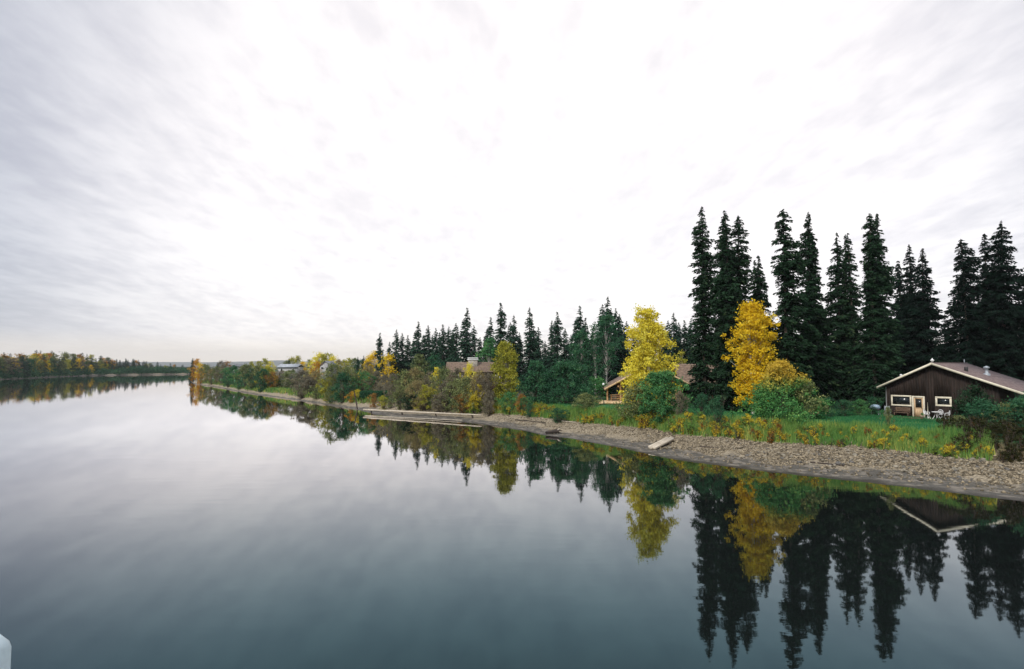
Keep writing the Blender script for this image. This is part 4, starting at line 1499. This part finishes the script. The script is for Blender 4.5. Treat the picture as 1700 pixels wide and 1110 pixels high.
# trees on the skyline of the right bank, far left part
SKY = [(327, 597, 300, 'orange', 0), (333, 603, 296, 'gold', 1), (340, 604, 300, 'olive', 2), (367, 600, 330, 'grey_brown', 1), (378, 600, 335, 'rust', 3), (418, 601, 320, 'yellow_green', 0), (430, 599, 320, 'yellow_green', 2),
       (440, 596, 310, 'yellow_green', 0), (448, 600, 320, 'yellow', 3), (476, 599, 300, 'olive', 1), (484, 594, 310, 'yellow_green', 1), (494, 592, 300, 'yellow_green', 0), (503, 600, 290, 'gold', 2), (514, 598, 280, 'olive', 0),
       (524, 593, 270, 'yellow', 3), (530, 587, 262, 'yellow', 1), (537, 590, 260, 'yellow_green', 0), (545, 587, 262, 'yellow_green', 3), (553, 592, 255, 'yellow', 1), (526, 601, 215, 'orange', 1),
       (563, 598, 250, 'tan', 0), (572, 597, 245, 'yellow_green', 2), (580, 596, 240, 'yellow_green', 0), (589, 594, 236, 'olive', 2), (598, 598, 230, 'deep_green', 1), (610, 596, 222, 'gold', 0),
       (617, 590, 190, 'gold', 1), (622, 585, 186, 'gold', 0), (613, 600, 185, 'tan', 2), (645, 590, 168, 'gold', 1), (638, 594, 176, 'yellow', 0)]
SKB = [(0, 350, 'at the tip of the far point'), (350, 455, 'left of the far pale blue roof'), (455, 520, 'behind the far pale blue roof'), (520, 560, 'around the far white gabled house'),
       (560, 606, 'left of the far golden pair'), (606, 700, 'beside the grey shed')]
SKY.sort()
cnt = {}
for (px, py, Y, pal, var) in SKY:
    q = unproj(px, py, Y)
    z0 = gz(q.x, Y)
    H = max(3, q.z - z0)
    where = [w_ for (a, b, w_) in SKB if a <= px < b][0]
    key = (where, pal)
    cnt[key] = cnt.get(key, 0) + 1
    tot = sum(1 for s_ in SKY if s_[3] == pal and [w_ for (a, b, w_) in SKB if a <= s_[0] < b][0] == where)
    lab = f'{COLN[pal]} tree {where}' if tot == 1 else f'{ORD[cnt[key]]} {COLN[pal]} tree from left {where}'
    plant('broadleaf_tree', FARB[var][0], FARB[var][1], (q.x, Y, z0), (H / 10 * 1.15, H / 10 * 1.15, H / 10), rg.random() * 6.28, pal, lab, 'tree', 'autumn trees on the skyline of the right bank')
spruce(320, 594, 303, 1, 'spruce_teal', 'lone thin dark spruce at the very tip of the far point', None, 1.3)
for (px, py, Y, lab) in ((361, 601, 338, 'small dark spruce on the skyline of the far point'), (594, 592, 225, 'left of two thin spruces left of the golden pair'), (604, 590, 222, 'right of two thin spruces left of the golden pair'),
                         (480, 595, 300, 'small spruce behind the far pale blue roof')):
    spruce(px, py, Y, 1, 'spruce_teal', lab, None, 1.2)

# ------------------------------------------------------------------ wood across the river
rg = random.Random(50)
KINDS = {'gold': 'golden yellow', 'olive': 'olive green', 'deep_green': 'deep green', 'yellow_green': 'yellow green', 'orange': 'orange', 'grey_brown': 'greyish brown', 'rust': 'rust coloured'}


def left_y(px):
    """distance ahead of the far-left waterline along photo column px"""
    r_ = (px - 850) / F_PX
    Y = np.linspace(200, 900, 900)
    t, _ = bank_info(r_ * Y, Y)
    X = r_ * Y
    k = np.where((t > 0) & (X < -150) & (Y > 300))[0]
    return float(Y[k[0]]) if len(k) else 600.0


px = -40.0
row = 0
trees = []
while px < 322:
    for layer in range(2):
        if layer == 1 and rg.random() < .25:
            continue
        p_ = px + rg.uniform(-3, 3)
        Y = left_y(max(-40, p_)) + (9 if layer == 0 else 22) + rg.uniform(0, 6)
        base_top = np.interp(p_, [-40, 0, 60, 110, 160, 190, 230, 270, 300, 320], [588, 587, 585, 586, 590, 596, 599, 604, 606, 610])
        top = base_top + (8 if layer == 0 else 0) + rg.uniform(-2, 5)
        dark = np.interp(p_, [0, 150, 190, 320], [.28, .3, .75, .85])
        con = rg.random() < dark
        trees.append((p_, Y, top - (4 * rg.random() if con else 0), con, layer))
    px += rg.uniform(3.6, 5.2) * (1 if px < 165 else .6)
for (p_, Y, top, con, layer) in trees:
    q = unproj(p_, top, Y)
    z0 = gz(q.x, Y)
    H = max(5, q.z - z0)
    if con:
        o = link('spruce_tree', rg.choice(FARS), None, (q.x, Y, z0), rg.random() * 6.28, (H / 16 * 1.7, H / 16 * 1.7, H / 16))
        tag(o, 'dark spruce in the wood on the far left bank', 'spruce tree', 'dark spruces in the far left wood')
    else:
        pal = rg.choice(['deep_green', 'deep_green', 'olive', 'olive', 'yellow_green', 'gold', 'grey_brown'] if layer == 0 else ['olive', 'gold', 'orange', 'yellow_green', 'olive', 'rust'])
        o = link('broadleaf_tree', rg.choice(FARB)[2], None, (q.x, Y, z0), rg.random() * 6.28, (H / 10 * 1.25, H / 10 * 1.25, H / 10))
        set_pal(o, P[pal])
        tag(o, f'{KINDS[pal]} broadleaf tree in the wood on the far left bank', 'tree', f'{KINDS[pal]} trees in the far left wood')
q = unproj(151, 606, left_y(151) + 6)
o = link('broadleaf_tree', FARB[2][2], None, (q.x, q.y, gz(q.x, q.y)), 1.0, ((q.z - 2.4) / 10 * 1.2,) * 3)
set_pal(o, P['gold'])
tag(o, 'small bright golden round tree low at the water in front of the far left wood', 'tree')
# the waterside thicket under that wood, one unbroken mass
r = R(71)
n = 14000
pxs = r.uniform(-60, 330, n)
ly = np.interp(pxs, np.linspace(-60, 330, 40), [left_y(max(-40, p_)) for p_ in np.linspace(-60, 330, 40)])
Yb = ly + r.uniform(1.2, 16, n)
Xb = (pxs - 850) / F_PX * Yb
zb, _, _ = heights(Xb, Yb)
pts = np.stack([Xb, Yb, zb + r.random(n) ** 1.3 * (4.6 + 3.5 * vnoise(Xb / 9, Yb / 9, 12))], -1)
A_ = unit(r.standard_normal((n, 3)))
B_ = unit(np.cross(A_, r.standard_normal((n, 3))))
v, f = kites(pts, A_ * .5, B_ * .33)
LL = LINES[1][0]
lk = np.where((LL[:, 1] > 280) & (LL[:, 1] < 680))[0]
ii = r.choice(lk, 9000)
tt = r.random(9000)
P0 = LL[ii] * (1 - tt[:, None]) + LL[ii + 1] * tt[:, None]
dv = LL[ii + 1, :2] - LL[ii, :2]
dv /= np.linalg.norm(dv, axis=1, keepdims=True)
of = r.uniform(.6, 9, 9000)
Xc, Yc = P0[:, 0] - dv[:, 1] * of, P0[:, 1] + dv[:, 0] * of
zc_, _, _ = heights(Xc, Yc)
p2 = np.stack([Xc, Yc, zc_ + r.random(9000) ** 1.3 * (3.2 + 3 * vnoise(Xc / 9, Yc / 9, 12))], -1)
A2 = unit(r.standard_normal((9000, 3)))
B2 = unit(np.cross(A2, r.standard_normal((9000, 3))))
v2, f2 = kites(p2, A2 * .5, B2 * .33)
f = np.concatenate([f, f2 + len(v)])
v = np.concatenate([v, v2])
Xb, Yb, n = np.r_[Xb, Xc], np.r_[Yb, Yc], n + 9000
me = mesh_from('waterside_thicket', v, f, [P['deep_green']], {'var': np.repeat(np.clip(.5 + .6 * vnoise(Xb / 12, Yb / 12, 13) + .25 * r.standard_normal(n), 0, .9), 4), 'hgt': np.zeros(4 * n)})
tag(link('undergrowth', me), 'dark undergrowth along the water under the far left wood', 'undergrowth', kind='stuff')

# ------------------------------------------------------------------ grass, weeds
r = R(81)


def scatter(n, px0, px1, z0, z1, off0, off1, ymax=130):
    """points on the right bank in view, spread evenly over the picture, kept by bank zone"""
    p_ = r.uniform(px0, px1, n)
    grid = np.linspace(px0, px1, 90)
    by = np.interp(p_, grid, [bank_y(x_) for x_ in grid])
    Y = by + r.uniform(off0, off1, n)
    X = (p_ - 850) / F_PX * Y
    z, zone, t = heights(X, Y)
    keep = (zone > z0) & (zone < z1) & (Y < ymax)
    return X[keep], Y[keep], z[keep], zone[keep]


def blades(name, X, Y, z, h0, h1, w, pal, label, per=3, spread=.10, lean=.35):
    n = len(X)
    X, Y, z = np.repeat(X, per), np.repeat(Y, per), np.repeat(z, per)
    m_ = n * per
    a = r.random(m_) * 6.28
    hh = r.uniform(h0, h1, m_) * (.75 + .6 * (vnoise(X / 1.3, Y / 1.3, 31) + .5))
    bx, by = X + spread * r.standard_normal(m_), Y + spread * r.standard_normal(m_)
    dx, dy = np.cos(a) * w / 2, np.sin(a) * w / 2
    la = r.random(m_) * 6.28
    lx, ly_ = np.cos(la) * hh * lean * r.random(m_), np.sin(la) * hh * lean * r.random(m_)
    v = np.stack([np.stack([bx - dx, by - dy, z - .03], -1), np.stack([bx + dx, by + dy, z - .03], -1), np.stack([bx + lx, by + ly_, z + hh], -1)], 1).reshape(-1, 3)
    f = np.arange(3 * m_).reshape(-1, 3)
    var = np.clip(.45 + .5 * vnoise(X / 5.5, Y / 5.5, 34) + .6 * vnoise(X / 2.2, Y / 2.2, 33) + .22 * r.standard_normal(m_), 0, 1)
    me = mesh_from(name, v, f, [P[pal]], {'var': np.repeat(var, 3), 'hgt': np.tile([0, 0, 1.0], m_)})
    return tag(link(name, me), label, 'grass', kind='stuff')


X, Y, z, zn = scatter(60000, 800, 1640, 2.6, 5.2, 9, 38)
blades('grass', X, Y, z, .07, .20, .07, 'grass', 'short green lawn grass on top of the bank', 3, .12)
X, Y, z, zn = scatter(15000, 420, 655, 2.3, 4.2, 6, 46, 230)
blades('grass', X, Y, z, .12, .35, .25, 'bright_green', 'bright far lawn grass on the low bank', 2, .3)
X, Y, z, zn = scatter(75000, 800, 1640, 1.97, 2.72, 5, 26)
blades('tall_grass', X, Y, z, .25, .80, .085, 'tall_grass', 'tall yellowing grass along the top edge of the bank', 3, .12, .3)
X, Y, z, zn = scatter(5500, 330, 650, 1.9, 3.2, 2, 16, 300)
blades('tall_grass', X, Y, z, .3, .9, .20, 'tall_grass', 'tall pale grass under the far shrubs', 2, .3, .3)

WEED = []
for k, (sh, n_, H_, R_) in enumerate([(VASE, 190, 1.0, .34), (OVAL, 230, 1.0, .42), (COLUMN, 160, 1.0, .24), (DOME, 220, 1.0, .5), (VASE, 150, 1.0, .28)]):
    c, t = leafy_meshes(700 + k, H_, R_, sh, int(n_ * 1.9), 30, .056, .075, .05, 10, 6, 3)
    WEED.append((crown_mesh('weed_leaves', c, P['weed']), mesh_from('weed_stems', t[0], t[1], [M_TWIG])))
rg = random.Random(17)
wl = {'weed_gold': ('golden yellow', 'golden weeds along the lip of the bank'), 'weed': ('green and yellow', 'green and yellow weeds along the lip of the bank'), 'weed_rust': ('rusty brown', 'rusty weeds along the lip of the bank'),
      'yellow_low_green': ('yellow tipped', 'yellow tipped weeds along the lip of the bank'), 'maroon': ('dark brown', 'dark brown weeds on the shaded right slope')}
GOLDSPOTS = [905, 915, 958, 965, 972, 980, 1000, 1015, 1022, 1030, 1037, 1060, 1066, 1072, 1128, 1140, 1182, 1188, 1200, 1222, 1252, 1278, 1285, 1292, 1300, 820, 830, 862, 868, 1335, 1345]
spots = [(x_ + rg.uniform(-3, 3), 'weed_gold', rg.uniform(1.93, 2.2), rg.uniform(.8, 1.45)) for x_ in GOLDSPOTS]
for k in range(240):
    x_ = rg.uniform(812, 1640)
    if x_ < 1330:
        pal = rg.choices(['weed', 'yellow_low_green', 'weed_gold', 'weed_rust'], [3, 3.4, 3.6, .8])[0]
    else:
        pal = rg.choices(['weed', 'yellow_low_green', 'weed_rust', 'weed_gold'], [4.5, 3.8, 1.2, .4])[0]
    spots.append((x_, pal, rg.uniform(1.90, 2.5), rg.uniform(.6, 1.3) * (1 if x_ < 1300 else .75)))
for k in range(36):
    spots.append((rg.uniform(1560, 1715), 'maroon', rg.uniform(1.95, 2.9), rg.uniform(.7, 1.4)))
for (px, pal, zt, h) in spots:
    r_ = (px - 850) / F_PX
    Ys = np.linspace(bank_y(px), bank_y(px) + 30, 200)
    zn_ = heights(r_ * Ys, Ys)[1]
    k = int(np.argmin(np.abs(zn_ - zt)))
    x_, y_ = r_ * Ys[k], Ys[k]
    wv_ = rg.randrange(5)
    if 915 < px < 1050:
        if k % 3 == 0 and pal != 'weed_gold':
            continue
        h *= .72
    wb = [w_ for (b_, w_) in ((905, 'beside the yellow green birch'), (1045, 'in front of the log cabin'), (1160, 'around the big round green bush'), (1235, 'left of the wide turning bush'),
                              (1350, 'under the wide turning bush'), (1460, 'left of the house lawn'), (9999, 'below the dark house')) if px < b_][0]
    plant('weed_clump', WEED[wv_][0], WEED[wv_][1], (x_, y_, gz(x_, y_) - .02), (h * .95, h * .95, h), rg.random() * 6.28, pal,
          f'{wl[pal][0]} weed clump on the bank {wb}' if pal != 'maroon' else 'dark brown weed clump on the shaded slope at the right', 'weed',
          f'{wl[pal][0]} weeds on the bank {wb}' if pal != 'maroon' else wl[pal][1], 'stems', 'foliage')

# ------------------------------------------------------------------ rocks, stones
def rock_mesh(seed, dark=False):
    rr_ = R(seed)
    import bmesh
    bm = bmesh.new()
    bmesh.ops.create_icosphere(bm, subdivisions=2, radius=.5)
    dirs = rr_.standard_normal((9, 3))
    dirs /= np.linalg.norm(dirs, axis=1, keepdims=True)
    lim = rr_.uniform(.30, .46, 9)
    for v_ in bm.verts:                                    # cut flat faces off the ball
        p_ = np.array(v_.co)
        for d_, l_ in zip(dirs, lim):
            s_ = p_ @ d_
            if s_ > l_:
                p_ = p_ - d_ * (s_ - l_)
        v_.co = p_ * np.array([1.0, .8, .62]) + rr_.standard_normal(3) * .008
    me = bpy.data.meshes.new('rock')
    bm.to_mesh(me)
    bm.free()
    me.materials.append(M_ROCK_D if dark else M_ROCK)
    return me


ROCKS = [rock_mesh(800 + k) for k in range(7)]
ROCKS_D = [rock_mesh(820 + k, True) for k in range(4)]
rg = random.Random(60)
n_r = 0
for k in range(700):
    if n_r >= 270:
        break
    px = 1180 + 540 * rg.random() ** .75
    Y0 = bank_y(px)
    Y = Y0 + rg.uniform(2.5, 17)
    x_ = (px - 850) / F_PX * Y
    z_, zone_, t_ = heights([x_], [Y])
    if not (.9 if rg.random() < .9 else .3) + .25 * math.sin(px / 17) < zone_[0] < 2.15:
        continue
    sz = rg.uniform(.17, .36) if rg.random() < .92 else rg.uniform(.45, .55)
    dk = rg.random() < .35
    o = link('rock', rg.choice(ROCKS_D if dk else ROCKS), None, (x_, Y, float(z_[0]) + sz * .12), rg.random() * 6.28, (sz, sz, sz * rg.uniform(.8, 1.2)))
    o.rotation_euler = (rg.uniform(-.4, .4), rg.uniform(-.4, .4), rg.random() * 6.28)
    rb_ = [w_ for (b_, w_) in ((1290, 'below the golden tree'), (1400, 'below the wide turning bush'), (1500, 'below the lawn left of the house'), (1600, 'below the door of the dark house'), (9999, 'below the dark brown slope')) if px < b_][0]
    lv = 'low' if zone_[0] < 1.35 else ('midway' if zone_[0] < 1.75 else 'high')
    rk = ('dark grey rock' if dk else 'pale angular rock') if sz < .45 else ('large dark rock' if dk else 'large pale rock')
    tag(o, f'{rk} {lv} on the stony bank {rb_}', 'rock', f'{rk}s {lv} on the bank {rb_}')
    n_r += 1
for (px, py, Y, sz, lab) in ((991, 726, 59.5, .34, 'white stone lying alone on the grey mud between the dark driftwood and the timber'), (808, 681, 91, .45, 'pale boulder at the foot of the rust red shrub'),
                             (1112, 734, 57.3, .42, 'white stone under the raised end of the bleached timber'), (1077, 709, 63, .5, 'pale rock at the foot of the big round green bush')):
    q = unproj(px, py, Y)
    o = link('rock', ROCKS[len(lab) % 7], None, (q.x, Y, gz(q.x, Y) + sz * .2), 1.0, (sz, sz, sz))
    tag(o, lab, 'rock')
# small stones, past counting
X, Y, z, zn = scatter(70000, 820, 1730, .30, 2.25, 1.0, 20, 110)
k_ = (zn > .95 + .9 * vnoise(X / 1.6, Y / 1.6, 41)) | (r.random(len(X)) < .10)
X, Y, z = X[k_], Y[k_], z[k_]
n = len(X)
ico = np.array([(1, 0, 0), (-1, 0, 0), (0, 1, 0), (0, -1, 0), (0, 0, 1), (0, 0, -1)], float)
icf = np.array([(0, 2, 4), (2, 1, 4), (1, 3, 4), (3, 0, 4), (2, 0, 5), (1, 2, 5), (3, 1, 5), (0, 3, 5)])
sz = (.03 + .09 * r.random(n) ** 3) * np.where(X > 14, 1.25, .9)
V = ico[None] * (1 + .35 * r.standard_normal((n, 6, 1)).clip(-1.2, 1.2)) * sz[:, None, None] * np.array([[[1, 1, .65]]])
ca, sa = np.cos(a_ := r.random(n) * 6.28), np.sin(a_)
V = np.stack([V[..., 0] * ca[:, None] - V[..., 1] * sa[:, None], V[..., 0] * sa[:, None] + V[..., 1] * ca[:, None], V[..., 2]], -1)
V += np.stack([X, Y, z + sz * .2], -1)[:, None]
F = (icf[None] + (np.arange(n) * 6)[:, None, None]).reshape(-1, 3)
m, g = new_mat('small_stones')
at = g.n('ShaderNodeAttribute', attribute_name='var')
c = g.mix(at.outputs['Fac'], (.07, .06, .044), (.33, .275, .19))
d = g.n('ShaderNodeBsdfDiffuse')
g.put(d.inputs[0], c)
o = g.n('ShaderNodeOutputMaterial')
g.t.links.new(d.outputs[0], o.inputs[0])
me = mesh_from('stones', V.reshape(-1, 3), F, [m], {'var': np.repeat(r.random(n) ** 1.2, 6)})
tag(link('gravel', me), 'small pale stones spread over the bank', 'gravel', kind='stuff')

# ------------------------------------------------------------------ driftwood
def log(name, p0, p1, r0, r1, m_, label, cat, seg=9, bend=.0, flat=1.0, stubs=0, seed=1):
    p0, p1 = Vector(p0), Vector(p1)
    t = tag(empty(name, p0), label, cat)
    rr_ = R(seed)
    n = 9
    q = np.linspace(0, 1, n)
    d = np.array(p1 - p0)
    sidev = np.array([-d[1], d[0], 0]) / (np.hypot(d[0], d[1]) + 1e-9)
    pts = d[None] * q[:, None] + sidev[None] * (bend * np.sin(q * 3.0))[:, None] + rr_.standard_normal((n, 3)) * .012
    s = MB()
    s.tube(pts, (r0 + (r1 - r0) * q) * (1 + .08 * rr_.standard_normal(n)), seg)
    s.build('log', m_, t)
    for k in range(stubs):
        i = rr_.integers(1, n - 1)
        dr = unit(rr_.standard_normal((1, 3)) + np.array([[0, 0, .8]]))[0]
        s = MB()
        s.tube([pts[i], pts[i] + dr * r0 * 1.6, pts[i] + dr * r0 * 3.2 + [0, 0, .05]], [r0 * .4, r0 * .28, r0 * .12], 6)
        s.build('stub', m_, t)
    return t


def on_ground(u_, w_, reach=30, back=4):
    """where the ray of photo pixel (u_, w_) meets the bank or the water"""
    y0 = bank_y(u_)
    Ys = np.linspace(y0 - back, y0 + reach, 400)
    zs = np.maximum(heights((u_ - 850) / F_PX * Ys, Ys)[0], 0)
    pv = np.array([unproj(u_, w_, y_).z for y_ in Ys])
    k = int(np.argmax(pv <= zs + 1e-3)) if (pv <= zs + 1e-3).any() else len(Ys) - 1
    return Vector(((u_ - 850) / F_PX * Ys[k], Ys[k], zs[k]))


# very long bleached log propped above the mud and water; thin one added along the waterline as its reflection
for (p0, p1, r0, r1, lab, prop) in ((unproj(604, 680, 102), unproj(800, 688.8, 88.5), .17, .10, 'very long bleached log propped above the mud, upper of the two', True),
                                    (unproj(606, 689, 97), unproj(768, 697.6, 87.4), .07, .045, 'long thin pale log added along the waterline as reflection of the upper one', False)):
    if not prop:
        p0.z, p1.z = .03, max(.12, gz(p1.x, p1.y) + .06)
    t = tag(empty('long_log', p0), lab, 'log')
    q = np.linspace(0, 1, 15)
    d = np.array(p1 - p0)
    pts = d[None] * q[:, None] + R(5).standard_normal((15, 3)) * np.array([[.02, .05, .012]])
    if not prop:
        gg = heights(pts[:, 0] + p0.x, pts[:, 1] + p0.y)[0] - p0.z
        pts[:, 2] = np.maximum(pts[:, 2], gg + .04)
    s = MB()
    s.tube(pts, np.linspace(r0, r1, 15) * (1 + .06 * R(6).standard_normal(15)), 10)
    s.build('log_trunk', M_DRIFT, t)
    if prop:
        for k in (1, 5, 9, 13):
            b_ = pts[k] + np.array(p0)
            g_ = min(gz(b_[0], b_[1]), b_[2] - .3) - .25
            s = MB()
            s.tube([pts[k] + [.1, -.1, g_ - b_[2]], pts[k] + [0, 0, -.1]], [.13, .11], 7)
            s.build('prop', M_DARKWOOD, t)
    for k in (4, 10):
        s = MB()
        s.tube([pts[k], pts[k] + [.1, -.1, .22], pts[k] + [.16, -.16, .36]], [.05, .04, .02], 6)
        s.build('stub', M_DRIFT, t)
# wide split timber, raised at one end
p0, p1 = unproj(1081, 735.5, 57.2), unproj(1119, 722, 60.4)
p0.z, p1.z = gz(p0.x, p0.y) + .16, gz(p1.x, p1.y) + .30
t = tag(empty('drift_timber', p0), 'broad bleached timber lying raised on the mud and gravel', 'driftwood')
d = p1 - p0
t.rotation_euler = (0, -math.asin(d.z / d.length), math.atan2(d.y, d.x))
s = MB()
for k, (y0, y1, l0, l1) in enumerate(((-.42, -.16, .0, 3.75), (-.15, .14, -.12, 4.0), (.15, .40, .1, 3.6))):
    s = MB()
    s.box(l0, l1, y0, y1, -.12, .10 + .02 * k, .035)
    s.build('beam', M_DRIFT, t)
s = MB()
s.box(2.6, 2.85, -.5, .48, -.40, -.125, .03)
s.build('crosspiece', M_DARKWOOD, t)
# dark root stump
q = unproj(918, 708.5, 70.5)
t = tag(empty('root_stump', (q.x, q.y, gz(q.x, q.y)), .3), 'dark twisted root stump lying on the pale gravel', 'driftwood')
s = MB()
s.tube([(-.9, 0, .15), (-.3, .05, .22), (.3, 0, .25), (.6, .05, .3)], [.14, .2, .25, .2], 8)
s.build('stump', M_DARKWOOD, t)
for k in range(7):
    a_ = k * .9
    s = MB()
    s.tube([(.5, 0, .28), (.7, .25 * math.cos(a_), .3 + .25 * math.sin(a_)), (.95, .5 * math.cos(a_ + .3), .34 + .4 * math.sin(a_ + .3))], [.10, .07, .03], 5)
    s.build('root', M_DRIFT if k == 2 else M_DARKWOOD, t)
p0, p1 = unproj(594, 667, 111), unproj(588, 649, 111.5)
p0.z = gz(p0.x, p0.y) - .1
log('leaning_post', p0, p1, .13, .09, M_DARKWOOD, 'dark leaning post stuck in the pale beach below the hedge', 'post', 7, 0, 1, 1)
for (a0, a1, zz, lab) in (((855, 697), (905, 702), .10, 'dark thin stick lying on the mud left of the root stump'), ((1340, 768), (1400, 775), .10, 'dark branch lying on the mud below the rocks'),
                          ((932, 700), (955, 702), .12, 'pale thin branch on the gravel right of the root stump'), ((1160, 742), (1190, 745), .1, 'short dark branch on the gravel right of the timber')):
    pp = []
    for (u_, w_) in (a0, a1):
        Ys = np.linspace(bank_y(u_), bank_y(u_) + 14, 200)
        zs = heights((u_ - 850) / F_PX * Ys, Ys)[0]
        pv = np.array([unproj(u_, w_, y_).z for y_ in Ys])
        k = int(np.argmin(np.abs(zs - pv)))
        pp.append(Vector(((u_ - 850) / F_PX * Ys[k], Ys[k], zs[k] + zz * .6)))
    log('branch', pp[0], pp[1], .07, .04, M_DRIFT if 'pale' in lab else M_DARKWOOD, lab, 'branch', 6, .1, 1, 2, len(lab))

# ------------------------------------------------------------------ thin haze that pales the far hills
m, g = new_mat('thin_haze')
pv = g.n('ShaderNodeVolumePrincipled')
pv.inputs['Color'].default_value = (.92, .95, 1, 1)
pv.inputs['Density'].default_value = 0.9e-4
pv.inputs['Anisotropy'].default_value = .2
o = g.n('ShaderNodeOutputMaterial')
g.t.links.new(pv.outputs[0], o.inputs['Volume'])
s = MB()
s.box(-9400, 9400, -4200, 9400, -3.2, 210)
tag(s.build('haze', m), kind='stuff')
